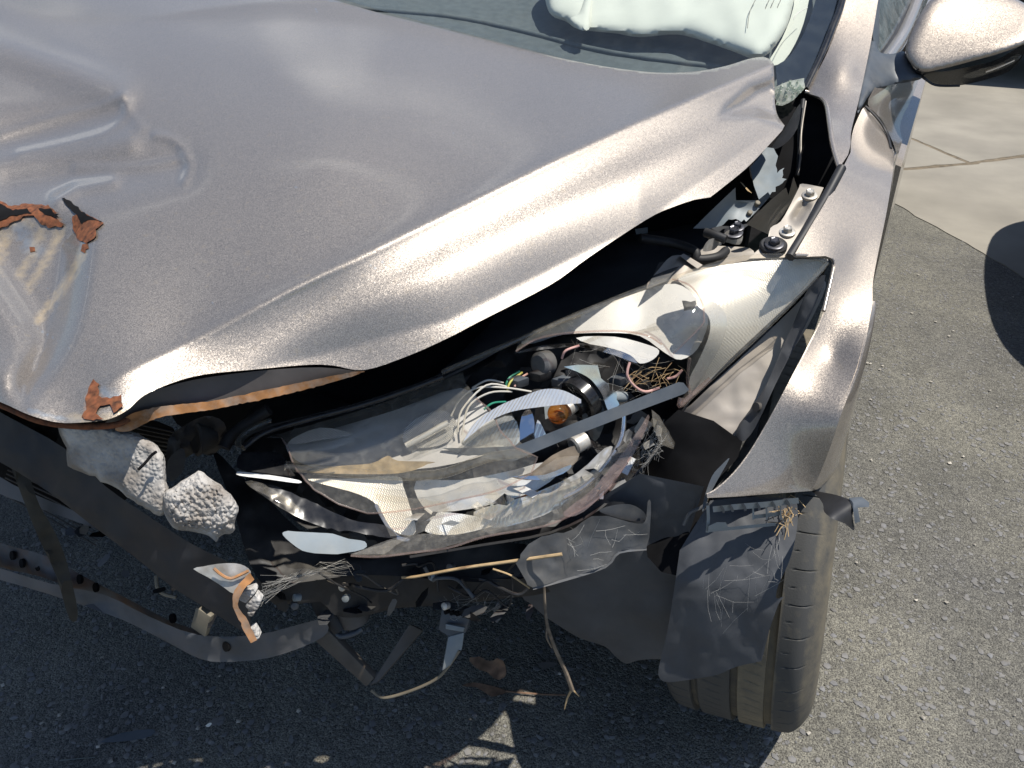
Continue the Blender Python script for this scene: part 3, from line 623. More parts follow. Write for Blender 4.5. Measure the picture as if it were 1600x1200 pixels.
tube('dash_seam', DASH.deeper(-.004).pts(smooth_poly([(560, 14), (700, 26), (820, 50), (960, 84), (1180, 112)], 4, False)), .006, MT['dash'], dash, 8, 1)
AB = Surf([(860, 20, 'y', .62), (1000, 60, 'y', .57), (1180, 80, 'y', .53), (1230, 20, 'y', .64), (1000, -50, 'y', .80)])
ab = pillow('airbag', smooth_poly([(852, 0), (862, 24), (885, 34), (905, 46), (960, 52), (1000, 58), (1060, 54), (1110, 68), (1150, 82), (1178, 92), (1200, 84), (1222, 55), (1236, 20), (1238, -30), (1180, -70), (1050, -90), (900, -80), (850, -40)], 4), AB, MT['airbag'], CAR, .045, .05, 34, 6, 'deployed white airbag on the dashboard', .014, 5, .009)
pillow('airbag_fold', smooth_poly([(890, 30), (905, 20), (915, -10), (922, -40), (930, -40), (925, 0), (922, 30), (920, 46), (905, 46)], 3), AB.deeper(-.040), MT['airbag'], ab, .012, .01, 10, 5)
SIDEBAG = Surf([(1235, 85, 'y', .55), (1265, 20, 'y', .66), (1275, -60, 'y', .8)])
sheet('curtain_airbag', smooth_poly([(1200, 100), (1222, 60), (1240, 10), (1246, -60), (1270, -60), (1264, 0), (1250, 52), (1225, 95)], 3), SIDEBAG, MT['airbag'], CAR, .01, 7)
for k, (a, b) in enumerate((((1186, -10), (1168, 44)), ((1206, -10), (1176, 88)), ((1214, -10), (1182, 90)), ((1222, -5), (1196, 84)), ((1262, 12), (1240, 30)))):
    pix_tube('hanging_thread', [(a[0], a[1], 'y', .62), ((a[0]+b[0])/2-5, (a[1]+b[1])/2, 'y', .58), (b[0], b[1], 'y', .53)], .0006, MT['wire_white'] if k == 4 else MT['twig'], CAR, seg=5)
# crumbled glass at the corner of the windscreen
GL = Surf([(1215, 130, 'y', .40), (1255, 130, 'y', .42), (1220, 165, 'y', .385), (1250, 150, 'y', .40)])
gs = sheet('crazed_glass', jag([(1211, 134), (1230, 128), (1256, 122), (1258, 136), (1248, 146), (1240, 156), (1222, 166), (1212, 164), (1208, 150)], 2, 7, 3), GL, MT['crumb'], CAR, .005, 6, None, 20, None, .004, 3)
for k in range(46):
    px, py = random.uniform(1211, 1256), random.uniform(126, 164)
    if not inside((px, py), [(1209, 134), (1256, 120), (1258, 138), (1222, 168), (1210, 166)])[0]: continue
    c = Vector(GL.pts((px, py))[0]-ray((px, py))[0]*.003); s = random.uniform(.0014, .0036)
    bm = bmesh.new(); bmesh.ops.create_cube(bm, size=1); rot = Matrix.Rotation(random.uniform(0, 6), 3, Vector((random.random(), random.random(), random.random())).normalized())
    vv = [c+rot@Vector((v.co.x*s, v.co.y*s*1.6, v.co.z*s)) for v in bm.verts]; ff = [tuple(v.index for v in f.verts) for f in bm.faces]; bm.free()
    mesh_obj('glass_crumb', vv, ff, MT['crumb'], gs, False)

# --- A pillar, cowl side, door, roof
APS = Surf([(1258, 143, 'y', .42), (1300, 220, 'y', .20), (1311, 264, 'y', .12), (1333, 200, 'y', .27), (1350, 120, 'y', .48), (1296, 70, 'y', .54), (1322, 0, 'y', .665), (1372, 0, 'y', .70), (1345, 20, 'y', .650), (1318, 110, 'y', .455), (1342, -200, 'y', 1.02), (1395, -200, 'y', 1.06)])
AP_OUT = np.r_[smooth_poly([(1362, -200), (1344, -100), (1322, 0), (1307, 45), (1288, 92), (1260, 141)], 4, False), smooth_poly([(1266, 147), (1283, 153), (1292, 166), (1296, 195), (1300, 222), (1311, 263)], 4, False), smooth_poly([(1325, 242), (1329, 225), (1330, 205), (1341, 160), (1352, 110), (1362, 60), (1372, 0), (1388, -100), (1402, -200)], 4, False)]
apil = sheet('a_pillar', AP_OUT, APS, MT['paint'], CAR, .02, 8)
pix_tube('pillar_flange', [(1258, 143, 'y', .418), (1276, 150, 'y', .413), (1290, 162, 'y', .345), (1296, 195, 'y', .252), (1300, 222, 'y', .194), (1306, 246, 'y', .15), (1312, 264, 'y', .117)], .0035, MT['paint'], apil, seg=8)
sheet('cowl_side', smooth_poly([(1190, 200), (1230, 150), (1260, 140), (1292, 160), (1300, 225), (1314, 270), (1290, 305), (1240, 320), (1190, 300), (1170, 260)], 3), Surf([(1190, 200, 'y', .36), (1260, 140, 'y', .46), (1310, 265, 'y', .30), (1240, 320, 'y', .26), (1190, 300, 'y', .26)]), MT['shade_black'], CAR, .01, 12)
pix_tube('cowl_seal', [(1255, 156, 'y', .40), (1250, 200, 'y', .36), (1249, 240, 'y', .32), (1246, 275, 'y', .29)], .004, MT['rubber'], CAR, seg=8)
pix_tube('seam_bead', [(1259, 158, 'y', .385), (1252, 205, 'y', .345), (1251, 240, 'y', .305), (1247, 274, 'y', .277)], .0015, MT['primer'], CAR, seg=6)
sheet('hood_hinge_cover', smooth_poly([(1228, 198), (1250, 162), (1246, 200), (1225, 226), (1205, 232)], 3), Surf([(1230, 190, 'y', .33), (1250, 160, 'y', .37), (1210, 230, 'y', .27)]), MT['rubber'], CAR, .01, 8)

# --- front fender
FEN = Surf([(1105, 773, 'z', .600), (1190, 773, 'z', .592), (1269, 766, 'z', .590), (1240, 398, 'z', .812), (1298, 406, 'z', .803), (1240, 580, 'z', .712), (1180, 690, 'z', .650),
            (1302, 560, 'z', .714), (1318, 642, 'y', -.225), (1345, 560, 'y', -.155), (1364, 450, 'y', -.045), (1334, 400, 'y', -.02), (1290, 310, 'y', .03), (1312, 265, 'y', .11),
            (1340, 200, 'y', .28), (1385, 210, 'y', .36), (1396, 262, 'y', .22), (1384, 338, 'y', .075), (1352, 165, 'y', .38)], lam=1.5e-3)
FEN_L = smooth_poly([(1300, 404), (1303, 420), (1287, 486), (1262, 540), (1236, 590), (1204, 650), (1172, 704), (1146, 738), (1120, 762), (1104, 771)], 4, False)
FEN_OUT = np.r_[smooth_poly([(1314, 268), (1292, 312), (1268, 352), (1241, 399)], 3, False), smooth_poly([(1262, 401), (1290, 400)], 3, False), FEN_L,
                np.array([(1105, 778)]), smooth_poly([(1150, 776), (1200, 772), (1269, 767)], 3, False), smooth_poly([(1285, 730), (1301, 688), (1316, 642), (1343, 574), (1358, 505), (1363, 470), (1364, 440), (1372, 396), (1384, 338), (1392, 292), (1396, 262)], 4, False),
                smooth_poly([(1398, 238), (1385, 210), (1370, 185), (1353, 165), (1338, 190), (1331, 212), (1329, 238)], 3, False)]
def fen_dz(p):
    return -.006*np.exp(-((p[:, 0]-1215)/55)**2-((p[:, 1]-690)/70)**2)
FEN.dz = fen_dz
fender = sheet('front_fender', FEN_OUT, FEN, MT['paint'], CAR, .0016, 5, 'bent front wing pushed out over the wheel')
FR_ = smooth_poly([(1269, 767), (1285, 730), (1301, 688), (1316, 642), (1343, 574), (1358, 505), (1363, 470)], 4, False)
FS_ = smooth_poly([(1290, 754), (1305, 737), (1321, 687), (1338, 629), (1351, 570), (1365, 505), (1367, 470)], 4, False)
_a = FEN.pts(FR_); _b = FEN.pts(FR_); _d = ray(FS_); _t = FEN.t(FR_)+np.linspace(.09, .002, len(FR_)); _b = CAM+_d*_t[:, None]
_m = [(_a*(1-k)+_b*k+np.array([.003*math.sin(math.pi*k), 0, 0])) for k in (0, .25, .5, .75, 1)]; _n = len(FR_)
_v = np.concatenate(_m); _v = np.r_[_v, _v-np.array([.003, 0, 0])]; _N = 5*_n
_f = [(i*_n+k, i*_n+k+1, (i+1)*_n+k+1, (i+1)*_n+k) for i in range(4) for k in range(_n-1)]
_f += [(f[3]+_N, f[2]+_N, f[1]+_N, f[0]+_N) for f in list(_f)]
mesh_obj('fender_side', _v, _f, MT['paint'], fender, True, 60)
skirt('fender_flange', FEN_L, FEN, FEN.deeper(.02), MT['paint'], fender, .0015)
pix_tube('fender_edge', [(1242, 399, 'z', .813), (1290, 400.5, 'z', .802), (1301, 406, 'z', .798), (1302, 420, 'z', .793), (1287, 486, 'z', .760)], .0025, MT['paint'], fender, seg=8)
pix_tube('wing_gap_seal', [(1315, 262, 'z', .874), (1292, 305, 'z', .850), (1266, 350, 'z', .828), (1234, 402, 'z', .802)], .0065, MT['rubber'], CAR, seg=8)
# door, sill, rear flank
DOOR = Surf([(1353, 165, 'y', .40), (1398, 238, 'y', .34), (1395, 300, 'y', .22), (1430, 150, 'y', .80), (1410, 215, 'y', .58), (1372, 0, 'y', .80), (1420, 60, 'y', .90), (1400, 150, 'y', .60), (1440, 0, 'y', 1.2), (1392, 330, 'y', .28)])
door = sheet('front_door', smooth_poly([(1356, 163), (1375, 184), (1388, 207), (1400, 238), (1395, 262), (1393, 300), (1398, 262), (1411, 216), (1422, 178), (1430, 148), (1440, 100), (1436, 60), (1410, 95), (1380, 118), (1366, 138)], 3), DOOR, MT['paint'], CAR, .03, 8)
pix_tube('door_gap', [(1352, 166, 'y', .376), (1372, 186, 'y', .366), (1386, 209, 'y', .352), (1392, 232, 'y', .300)], .002, MT['rubber'], CAR, seg=6)
WIN = Surf([(1370, 80, 'y', .75), (1430, 60, 'y', 1.1), (1400, 0, 'y', 1.05), (1440, -60, 'y', 1.4)])
sheet('side_window', smooth_poly([(1368, 70), (1374, 0), (1380, -60), (1470, -80), (1450, 0), (1425, 50), (1390, 88)], 3), WIN, MT['glass_side'], door, .004, 12)
pix_tube('window_seal', [(1372, 98, 'y', .72), (1395, 60, 'y', .92), (1415, 15, 'y', 1.14), (1432, -40, 'y', 1.4)], .008, MT['rubber'], door, seg=8)
pix_tube('door_top_rail', [(1384, 96, 'y', .74), (1408, 60, 'y', .94), (1428, 15, 'y', 1.16), (1446, -40, 'y', 1.42)], .015, MT['paint'], door, seg=8)
def wbox(name, x0, x1, y0, y1, z0, z1, mat, parent, bev=.01, label=None):
    vs, fs = beam_geo(((x0+x1)/2, y0, (z0+z1)/2), ((x0+x1)/2, y1, (z0+z1)/2), ((x1-x0)/2, 0, 0), (0, 0, (z1-z0)/2)); return bevelled(name, vs, fs, mat, parent, bev, 2, label)
def loft(name, rings, mat, parent, close=True, label=None, sub=0):
    n = len(rings[0]); vs = [p for r in rings for p in r]; fs = []
    for i in range(len(rings)-1):
        for k in range(n if close else n-1):
            j = (k+1) % n; fs.append((i*n+k, i*n+j, (i+1)*n+j, (i+1)*n+k))
    if close: fs += [tuple(range(n))[::-1], tuple((len(rings)-1)*n+k for k in range(n))]
    o = mesh_obj(name, vs, fs, mat, parent, True, 40)
    bm = bmesh.new(); bm.from_mesh(o.data); bmesh.ops.recalc_face_normals(bm, faces=bm.faces); bm.to_mesh(o.data); bm.free()
    if label: o['label'] = label
    return o
# the rest of the body behind what the picture shows: flank, roof, far side, tail
def ring(y, xl, zl, xr=None, zt=1.38, xt=.52, zb=.25):
    xr = -xl; return [(xl, y, zb), (xl+.012, y, .55), (xl, y, zl), (xt, y, zt-.03), (xt-.08, y, zt), (-xt+.08, y, zt), (-xt, y, zt-.03), (xr, y, zl), (xr-.012, y, .55), (xr, y, zb)]
loft('rear_body', [ring(1.65, .84, .93, zt=1.36), ring(2.1, .845, .94, zt=1.38), ring(2.7, .84, .96, zt=1.36), ring(3.1, .82, .96, zt=1.30, xt=.50), ring(3.35, .74, .92, zt=1.05, xt=.60)], MT['paint'], CAR)
loft('lower_door', [[(.80, .46, .22), (.842, .46, .5), (.835, .46, .78), (.77, .46, .80)], [(.80, 1.0, .22), (.85, 1.0, .5), (.845, 1.0, .86), (.79, 1.0, .88)], [(.80, 1.7, .22), (.85, 1.7, .5), (.84, 1.7, .92), (.79, 1.7, .94)]], MT['paint'], CAR)
loft('far_door', [[(-.80, .46, .22), (-.842, .46, .5), (-.835, .46, .86), (-.77, .46, .88)], [(-.80, 1.7, .22), (-.85, 1.7, .5), (-.84, 1.7, .92), (-.79, 1.7, .94)]], MT['paint'], CAR)
loft('far_fender', [[(-.80, -.45, .56), (-.80, -.45, .70), (-.70, -.42, .76), (-.70, -.42, .70)], [(-.84, 0, .66), (-.85, 0, .76), (-.70, 0, .84), (-.70, 0, .78)], [(-.80, .46, .25), (-.85, .46, .80), (-.72, .46, .88), (-.70, .46, .8)]], MT['paint'], CAR)
wbox('floor_pan', -.72, .72, .35, 3.1, .22, .27, MT['shade_black'], CAR); wbox('bulkhead', -.70, .62, .30, .34, .25, .84, MT['shade_black'], CAR)
wbox('engine_block', -.35, .22, -.20, .22, .28, .64, MT['shade_black'], CAR, .03); wbox('inner_wing', -.66, -.60, -.4, .3, .3, .72, MT['shade_black'], CAR)
for sx in (-.55, .55):
    loft('roof_pillar', [[(sx*1.24, .85, 1.0), (sx*1.16, .85, 1.03), (sx*1.16, .92, 1.03), (sx*1.24, .92, 1.0)], [(sx, 1.55, 1.34), (sx*.92, 1.55, 1.36), (sx*.92, 1.68, 1.36), (sx, 1.68, 1.33)]], MT['paint'], CAR)
wbox('roof_header', -.5, .5, 1.5, 1.7, 1.33, 1.37, MT['paint'], CAR, .015)

# --- door mirror
mir = pillow('door_mirror', smooth_poly([(1415, 82), (1419, 60), (1430, 36), (1444, 12), (1462, -6), (1490, -16), (1520, -18), (1570, -8), (1605, 8), (1618, 30), (1612, 58), (1598, 70), (1560, 84), (1520, 95), (1470, 108), (1440, 112), (1424, 100)], 4),
             Surf([(1420, 80, 'y', .590), (1440, 110, 'y', .565), (1500, 102, 'y', .570), (1600, 68, 'y', .600), (1510, 50, 'y', .622), (1440, 10, 'y', .655), (1520, -14, 'y', .705), (1605, 10, 'y', .690)]), MT['paint'], CAR, .010, .09, 22, 4.5, 'door mirror housing in body colour')
sheet('mirror_lower_shell', smooth_poly([(1432, 108), (1470, 112), (1520, 103), (1560, 92), (1602, 68), (1598, 88), (1575, 112), (1535, 126), (1495, 134), (1462, 133), (1440, 122)], 4), Surf([(1440, 112, 'y', .572), (1500, 103, 'y', .572), (1598, 70, 'y', .602), (1500, 133, 'y', .64), (1580, 108, 'y', .67)]), MT['black_gloss'], mir, .02, 5)
sheet('indicator_lens', smooth_poly([(1505, 119), (1530, 108), (1560, 100), (1590, 84), (1594, 90), (1575, 104), (1545, 115), (1520, 122)], 3), Surf([(1505, 119, 'y', .590), (1560, 104, 'y', .605), (1594, 86, 'y', .630), (1540, 118, 'y', .610)]), MT['lens'], mir, .006, 4)
pix_tube('indicator_strip', [(1540, 112, 'y', .596), (1562, 104, 'y', .600), (1584, 94, 'y', .614)], .0022, MT['chrome'], mir, seg=6)
pix_tube('shell_rim', [(1416, 84, 'y', .615), (1424, 104, 'y', .60), (1442, 120, 'y', .585), (1462, 133, 'y', .592), (1500, 134, 'y', .592)], .002, MT['black_gloss'], mir, seg=6)
marm = pillow('mirror_arm', smooth_poly([(1366, 50), (1370, 70), (1376, 82), (1395, 84), (1412, 80), (1418, 92), (1430, 108), (1440, 122), (1420, 128), (1385, 134), (1368, 140), (1356, 152), (1346, 168), (1340, 176), (1342, 150), (1350, 110), (1358, 70)], 4),
              Surf([(1360, 100, 'y', .56), (1345, 160, 'y', .40), (1372, 60, 'y', .68), (1430, 105, 'y', .60), (1400, 130, 'y', .57)]), MT['slate'], CAR, .012, .03, 14, 4, 'black plastic mirror arm')
sheet('sail_panel', smooth_poly([(1364, 60), (1366, 20), (1372, -40), (1378, -40), (1374, 20), (1374, 70), (1370, 76)], 3), Surf([(1366, 60, 'y', .66), (1372, -20, 'y', .80), (1378, 60, 'y', .70)]), MT['slate'], marm, .01, 6)

# --- engine bay edge: inner rail, bolts, torn cowl plastic, hose, hinge
RAIL = Surf([(1250, 290, 'z', .838), (1286, 293, 'z', .838), (1228, 402, 'z', .782), (1165, 402, 'z', .780), (1225, 340, 'z', .813)])
def rail_dz(p):
    ln = np.array([(1256, 322), (1244, 340)], float); return -.004*np.exp(-(dist_poly(p, ln, False)/7)**2)
RAIL.dz = rail_dz
rail = sheet('inner_rail', np.r_[smooth_poly([(1249, 292), (1254, 287), (1287, 293)], 3, False), smooth_poly([(1262, 346), (1230, 402)], 2, False), smooth_poly([(1170, 404), (1197, 378), (1204, 356), (1220, 346), (1236, 318)], 3, False)], RAIL, MT['primer'], CAR, .0025, 5)
skirt('rail_wall', smooth_poly([(1250, 290), (1236, 318), (1220, 346), (1204, 356), (1197, 378), (1168, 404)], 3, False), RAIL, RAIL.deeper(.03), MT['primer'], rail, .002)
def bolt(px, py, surf, r, mat, washer=True, parent=CAR):
    c = surf.pts((px, py))[0]; up = (0.0, -.25, .97)
    w_ = lathe('bolt', c, up, [(-.002, r*1.75), (.0015, r*1.75), (.0022, r*1.55), (.0022, r*1.05)], mat, parent, 24) if washer else None
    par = w_ if w_ is not None else parent
    h = lathe('bolt_head', Vector(c)+Vector(up)*.002, up, [(0, r), (.0055, r), (.0068, r*.82), (.0060, r*.55)], mat, par, 6, sharp=20)
    return w_ or h
bolt(1265, 306, RAIL, .0062, MT['steel'], True, rail); bolt(1230, 363, RAIL, .0062, MT['steel'], True, rail)
c_ = RAIL.pts((1208, 386))[0]
lathe('mount_bush', c_, (0, -.25, .97), [(-.002, .018), (.004, .018), (.006, .016), (.006, .012), (.009, .0118), (.010, .010)], MT['black'], rail, 28); bolt(1210, 382, RAIL.deeper(-.010), .0072, MT['bolt'], True, rail)
COWL = Surf([(1175, 260, 'y', .22), (1210, 240, 'y', .25), (1222, 280, 'y', .20), (1186, 312, 'y', .15)])
sheet('torn_cowl_cover', np.r_[np.array([(1172, 262), (1198, 230)]), jag([(1208, 232), (1214, 250), (1214, 270), (1226, 262), (1222, 278), (1229, 280), (1206, 300), (1196, 312)], 1.5, 5, 8, False), np.array([(1186, 312), (1178, 290)])], COWL, MT['bluegrey'], CAR, .003, 6, 'torn grey plastic cowl cover', 40, None, .004, 9)
TRAY = Surf([(1085, 356, 'z', .775), (1150, 294, 'z', .83), (1152, 314, 'z', .80), (1186, 314, 'z', .80), (1166, 347, 'z', .775)])
tray = sheet('cowl_tray', np.r_[np.array([(1083, 357), (1108, 332), (1149, 293), (1150, 313), (1184, 313), (1200, 300), (1204, 306), (1190, 322)]), jag([(1166, 346), (1150, 342), (1135, 346), (1122, 352)], 1.5, 4, 4, False), np.array([(1110, 357)])], TRAY, MT['bluegrey'], CAR, .003, 6, 'torn grey plastic tray below the cowl', 40, None, .003, 5)
for px, py in ((1182, 320), (1170, 335)):
    c = TRAY.pts((px, py))[0]; lathe('clip_stub', c, (0.3, -.5, .8), [(0, .004), (.006, .004), (.007, .003)], MT['tan'], tray, 12)
BRK = Surf([(1167, 350, 'z', .775), (1230, 292, 'z', .825), (1243, 276, 'z', .84), (1246, 300, 'z', .80), (1200, 366, 'z', .745)])
sheet('strut_bracket', [(1166, 350), (1180, 336), (1205, 312), (1228, 293), (1232, 305), (1240, 276), (1247, 297), (1236, 318), (1222, 338), (1200, 366)], BRK, MT['primer'], CAR, .003, 6, None, 40, None, .003, 7)
TOW = Surf([(1060, 410, 'z', .735), (1165, 380, 'z', .735), (1080, 430, 'z', .72), (1180, 410, 'z', .72)])
tow = sheet('strut_tower', smooth_poly([(1050, 400), (1078, 398), (1105, 385), (1140, 385), (1172, 388), (1176, 402), (1130, 420), (1060, 440), (1010, 450), (1030, 420)], 3), TOW, MT['primer'], CAR, .01, 7, None, 40, None, .008, 2)
sheet('tower_flange', [(1062, 400), (1068, 396), (1098, 414), (1090, 420)], TOW.deeper(-.01), MT['primer'], tow, .004, 6)
HGE = Surf([(1100, 395, 'z', .775), (1160, 360, 'z', .785), (1155, 382, 'z', .765)])
hg = sheet('hinge_plate', smooth_poly([(1098, 392), (1108, 374), (1126, 372), (1134, 362), (1146, 358), (1160, 364), (1158, 380), (1148, 382), (1128, 378), (1116, 390)], 3), HGE, MT['steel'], CAR, .005, 4)
bolt(1146, 364, HGE.deeper(-.002), .0075, MT['bolt'], True, hg); bolt(1152, 356, HGE.deeper(.0), .0055, MT['bolt'], True, hg)
pix_tube('washer_hose', [(1102, 363, 'z', .792), (1118, 368, 'z', .792), (1134, 374, 'z', .790)], .0062, MT['rubber'], CAR, seg=12)
pix_tube('bay_hose', [(1000, 372, 'z', .76), (1050, 380, 'z', .75), (1085, 392, 'z', .745), (1090, 405, 'z', .735), (1120, 402, 'z', .735), (1134, 392, 'z', .735)], .007, MT['black'], CAR, seg=12)
sheet('straw_chip', [(1156, 284), (1160, 286), (1175, 302), (1168, 298)], COWL.deeper(-.02), MT['straw'], CAR, .001, 4)
wbox('gap_light_block', -.5, .30, -.35, -.05, .60, .625, MT['shade_black'], CAR, .01)  # added unseen panel that keeps sun from falling through the hood gap
wbox('battery_tray', .40, .60, -.16, .22, .58, .62, MT['shade_black'], CAR, .01)
sheet('bay_filler', smooth_poly([(560, 600), (700, 520), (860, 440), (1000, 345), (1110, 310), (1175, 262), (1172, 350), (1060, 420), (1040, 445), (900, 520), (800, 560), (700, 600), (560, 660), (420, 700), (380, 660), (420, 620)], 2), Surf([(560, 640, 'z', .58), (800, 520, 'z', .62), (1000, 400, 'z', .66), (1150, 330, 'z', .70), (400, 680, 'z', .53)]), pbr('bay_plastic', (.060, .064, .072), .6, 0, .4, 14, .0006, 200), CAR, .01, 12, None, 40, None, .010, 3)
sheet('lamp_bracket', [(1010, 452), (1030, 410), (1070, 406), (1040, 440)], Surf([(1010, 450, 'z', .735), (1030, 410, 'z', .725), (1070, 406, 'z', .73)]), MT['grey_plastic'], CAR, .003, 8)
sheet('bay_label', [(992, 358), (1012, 355), (1012, 364), (994, 366)], Surf([(992, 358, 'z', .745), (1012, 355, 'z', .748), (1000, 366, 'z', .74)]), MT['bluegrey'], CAR, .001, 6)

# --- headlight
HL = Surf([(372, 735, 'z', .62), (450, 690, 'z', .630), (413, 683, 'z', .628), (560, 640, 'z', .652), (725, 583, 'z', .688), (815, 527, 'z', .720), (1050, 435, 'z', .770), (1160, 405, 'z', .792), (1295, 408, 'z', .800),
           (545, 868, 'z', .545), (700, 850, 'z', .540), (900, 788, 'z', .560), (985, 690, 'z', .61), (1075, 612, 'z', .645), (1190, 520, 'z', .715), (700, 700, 'z', .628), (900, 580, 'z', .700), (1080, 490, 'z', .755), (600, 760, 'z', .592), (800, 760, 'z', .59)])
lamp = thing('headlight', 'smashed left headlight', None); lamp.parent = CAR; del lamp['label']
HB = HL.deeper(.11)
H_IN = smooth_poly([(376, 700), (420, 668), (560, 636), (700, 590), (820, 528), (950, 480), (1050, 440), (1160, 408), (1280, 404), (1296, 412), (1190, 520), (1085, 610), (1060, 650), (1010, 720), (940, 790), (860, 830), (750, 850), (640, 868), (560, 866), (470, 820), (400, 760)], 3)
sheet('lamp_housing', H_IN, HB, MT['black'], lamp, .006, 12, None, 40, None, .02, 4)
skirt('housing_wall', H_IN[:int(len(H_IN)*.24)], HL.deeper(.02), HB, MT['black'], lamp, .003)
skirt('housing_rim', smooth_poly([(1085, 610), (1060, 650), (1010, 720), (940, 790), (860, 830), (750, 850), (640, 868)], 3, False), HL.deeper(.02), HB, MT['black'], lamp, .003)
# rear corner: honeycombed turn lamp reflector with its chrome border
IND = HL.deeper(.018)
ind = sheet('corner_reflector', smooth_poly([(1060, 434), (1110, 418), (1180, 408), (1260, 405), (1291, 408), (1288, 420), (1240, 468), (1190, 515), (1140, 562), (1100, 604), (1082, 618), (1090, 590), (1120, 545), (1135, 510), (1132, 488), (1118, 474), (1090, 468), (1076, 452)], 3), IND, MT['dots'], lamp, .004, 6, 'pale honeycomb reflector')
sheet('chrome_border', smooth_poly([(1088, 468), (1112, 470), (1130, 484), (1136, 506), (1128, 536), (1108, 572), (1086, 604), (1076, 618), (1078, 590), (1090, 566), (1106, 530), (1110, 506), (1104, 490), (1092, 480)], 3), HL.deeper(.013), MT['satin'], lamp, .004, 4)
CUP = Surf([(830, 535, 'z', .684), (880, 523, 'z', .686), (950, 520, 'z', .692), (1064, 562, 'z', .682), (950, 470, 'z', .712), (1040, 446, 'z', .728), (1100, 480, 'z', .716), (1000, 505, 'z', .696)])
sheet('upper_reflector', smooth_poly([(815, 534), (880, 500), (960, 470), (1040, 444), (1075, 452), (1100, 480), (1106, 506), (1090, 545), (1064, 562), (1040, 552), (1000, 525), (950, 520), (880, 523), (836, 536)], 3), CUP, MT['satin'], lamp, .003, 6)
# lens pieces
sheet('lens_shard', np.r_[smooth_poly([(1292, 408), (1270, 403), (1160, 403), (1050, 433), (950, 470), (870, 502), (812, 528)], 4, False), jag([(804, 550), (836, 531), (880, 521), (962, 517), (1010, 524), (1036, 540), (1050, 553), (1066, 538), (1095, 510), (1101, 492)], .5, 9, 3, False), smooth_poly([(1101, 492), (1096, 470), (1078, 448), (1050, 436)], 4, False)[1:-1][::1], np.array([(1056, 434)]),], HL, MT['lens'], lamp, .003, 7) if False else None
sheet('lens_shard', np.r_[smooth_poly([(1048, 435), (950, 470), (870, 502), (812, 528)], 4, False), jag([(806, 549), (836, 531), (880, 521), (962, 517), (1010, 524), (1036, 540), (1050, 553), (1066, 538), (1095, 510)], .4, 10, 3, False), smooth_poly([(1099, 500), (1098, 478), (1084, 456), (1066, 443)], 4, False)], HL, MT['lens'], lamp, .003, 7)
sheet('corner_lens', smooth_poly([(1050, 434), (1110, 414), (1180, 404), (1262, 402), (1288, 404), (1294, 412), (1280, 432), (1230, 482), (1170, 538), (1110, 592), (1072, 632), (1062, 628), (1074, 610), (1076, 588), (1074, 560), (1096, 510), (1098, 480), (1080, 450)], 3), HL.deeper(.003), MT['lens'], lamp, .003, 7)
for pts, m, r_ in (([(690, 582), (760, 552), (815, 529), (900, 492), (1000, 452), (1060, 432), (1160, 403), (1262, 402), (1293, 409)], 'lens', .0035), ([(1293, 410), (1240, 470), (1180, 528), (1110, 592), (1066, 634)], 'lens', .003), ([(806, 549), (836, 531), (880, 521), (962, 517), (1010, 524), (1034, 538)], 'lens_edge', .0014), ([(1050, 436), (1078, 446), (1096, 470), (1100, 495), (1095, 510), (1052, 553)], 'lens_edge', .0011),
                ([(1110, 592), (1075, 622), (1062, 634), (1064, 622)], 'lens_edge', .0035), ([(1078, 560), (1074, 590), (1078, 612)], 'lens_edge', .0018)):
    tube('lens_rim', HL.deeper(-.001).pts(smooth_poly(pts, 4, False)), r_, MT[m], lamp, 8, 1)
L_OUT = np.r_[smooth_poly([(414, 684), (470, 668), (560, 642), (640, 614), (724, 581)], 4, False), jag([(727, 598), (738, 615), (770, 645), (782, 672), (806, 700), (846, 716)], .6, 8, 6, False), smooth_poly([(830, 740), (780, 765), (720, 780), (650, 795), (600, 801), (574, 802)], 4, False), jag([(530, 788), (490, 764), (465, 736), (450, 700), (440, 684), (424, 688)], .8, 9, 7, False)]
lsh = sheet('lens_shard', L_OUT, HL, MT['lens'], lamp, .003, 8)
tube('lens_rim', HL.deeper(-.001).pts(L_OUT[20:]), .0011, MT['lens_edge'], lamp, 7, 1)
tube('lens_rim', HL.deeper(.0).pts(smooth_poly([(380, 700), (414, 676), (480, 655), (560, 634), (640, 608), (692, 588)], 4, False)), .004, MT['black_gloss'], lamp, 8, 1)
tube('lens_rim', HL.deeper(.0).pts(smooth_poly([(376, 704), (372, 690), (384, 676), (406, 664), (424, 657)], 4, False)), .004, MT['lens'], lamp, 8, 1)
low = sheet('lower_lens', np.r_[smooth_poly([(548, 867), (600, 846), (640, 836), (700, 830), (760, 806), (830, 780), (900, 752), (950, 715), (985, 684)], 4, False), jag([(992, 690), (975, 728), (940, 772)], 1, 8, 3, False), smooth_poly([(900, 800), (850, 822), (760, 838), (690, 856), (640, 866), (590, 870)], 4, False)], HL.deeper(-.004), MT['lens_dirty'], lamp, .003, 7)
tube('lens_rim', HL.deeper(-.005).pts(smooth_poly([(548, 868), (590, 870), (640, 864), (700, 856), (760, 838), (850, 822), (905, 798), (945, 770), (978, 725), (1000, 690)], 4, False)), .0014, MT['lens_edge'], lamp, 7, 1)
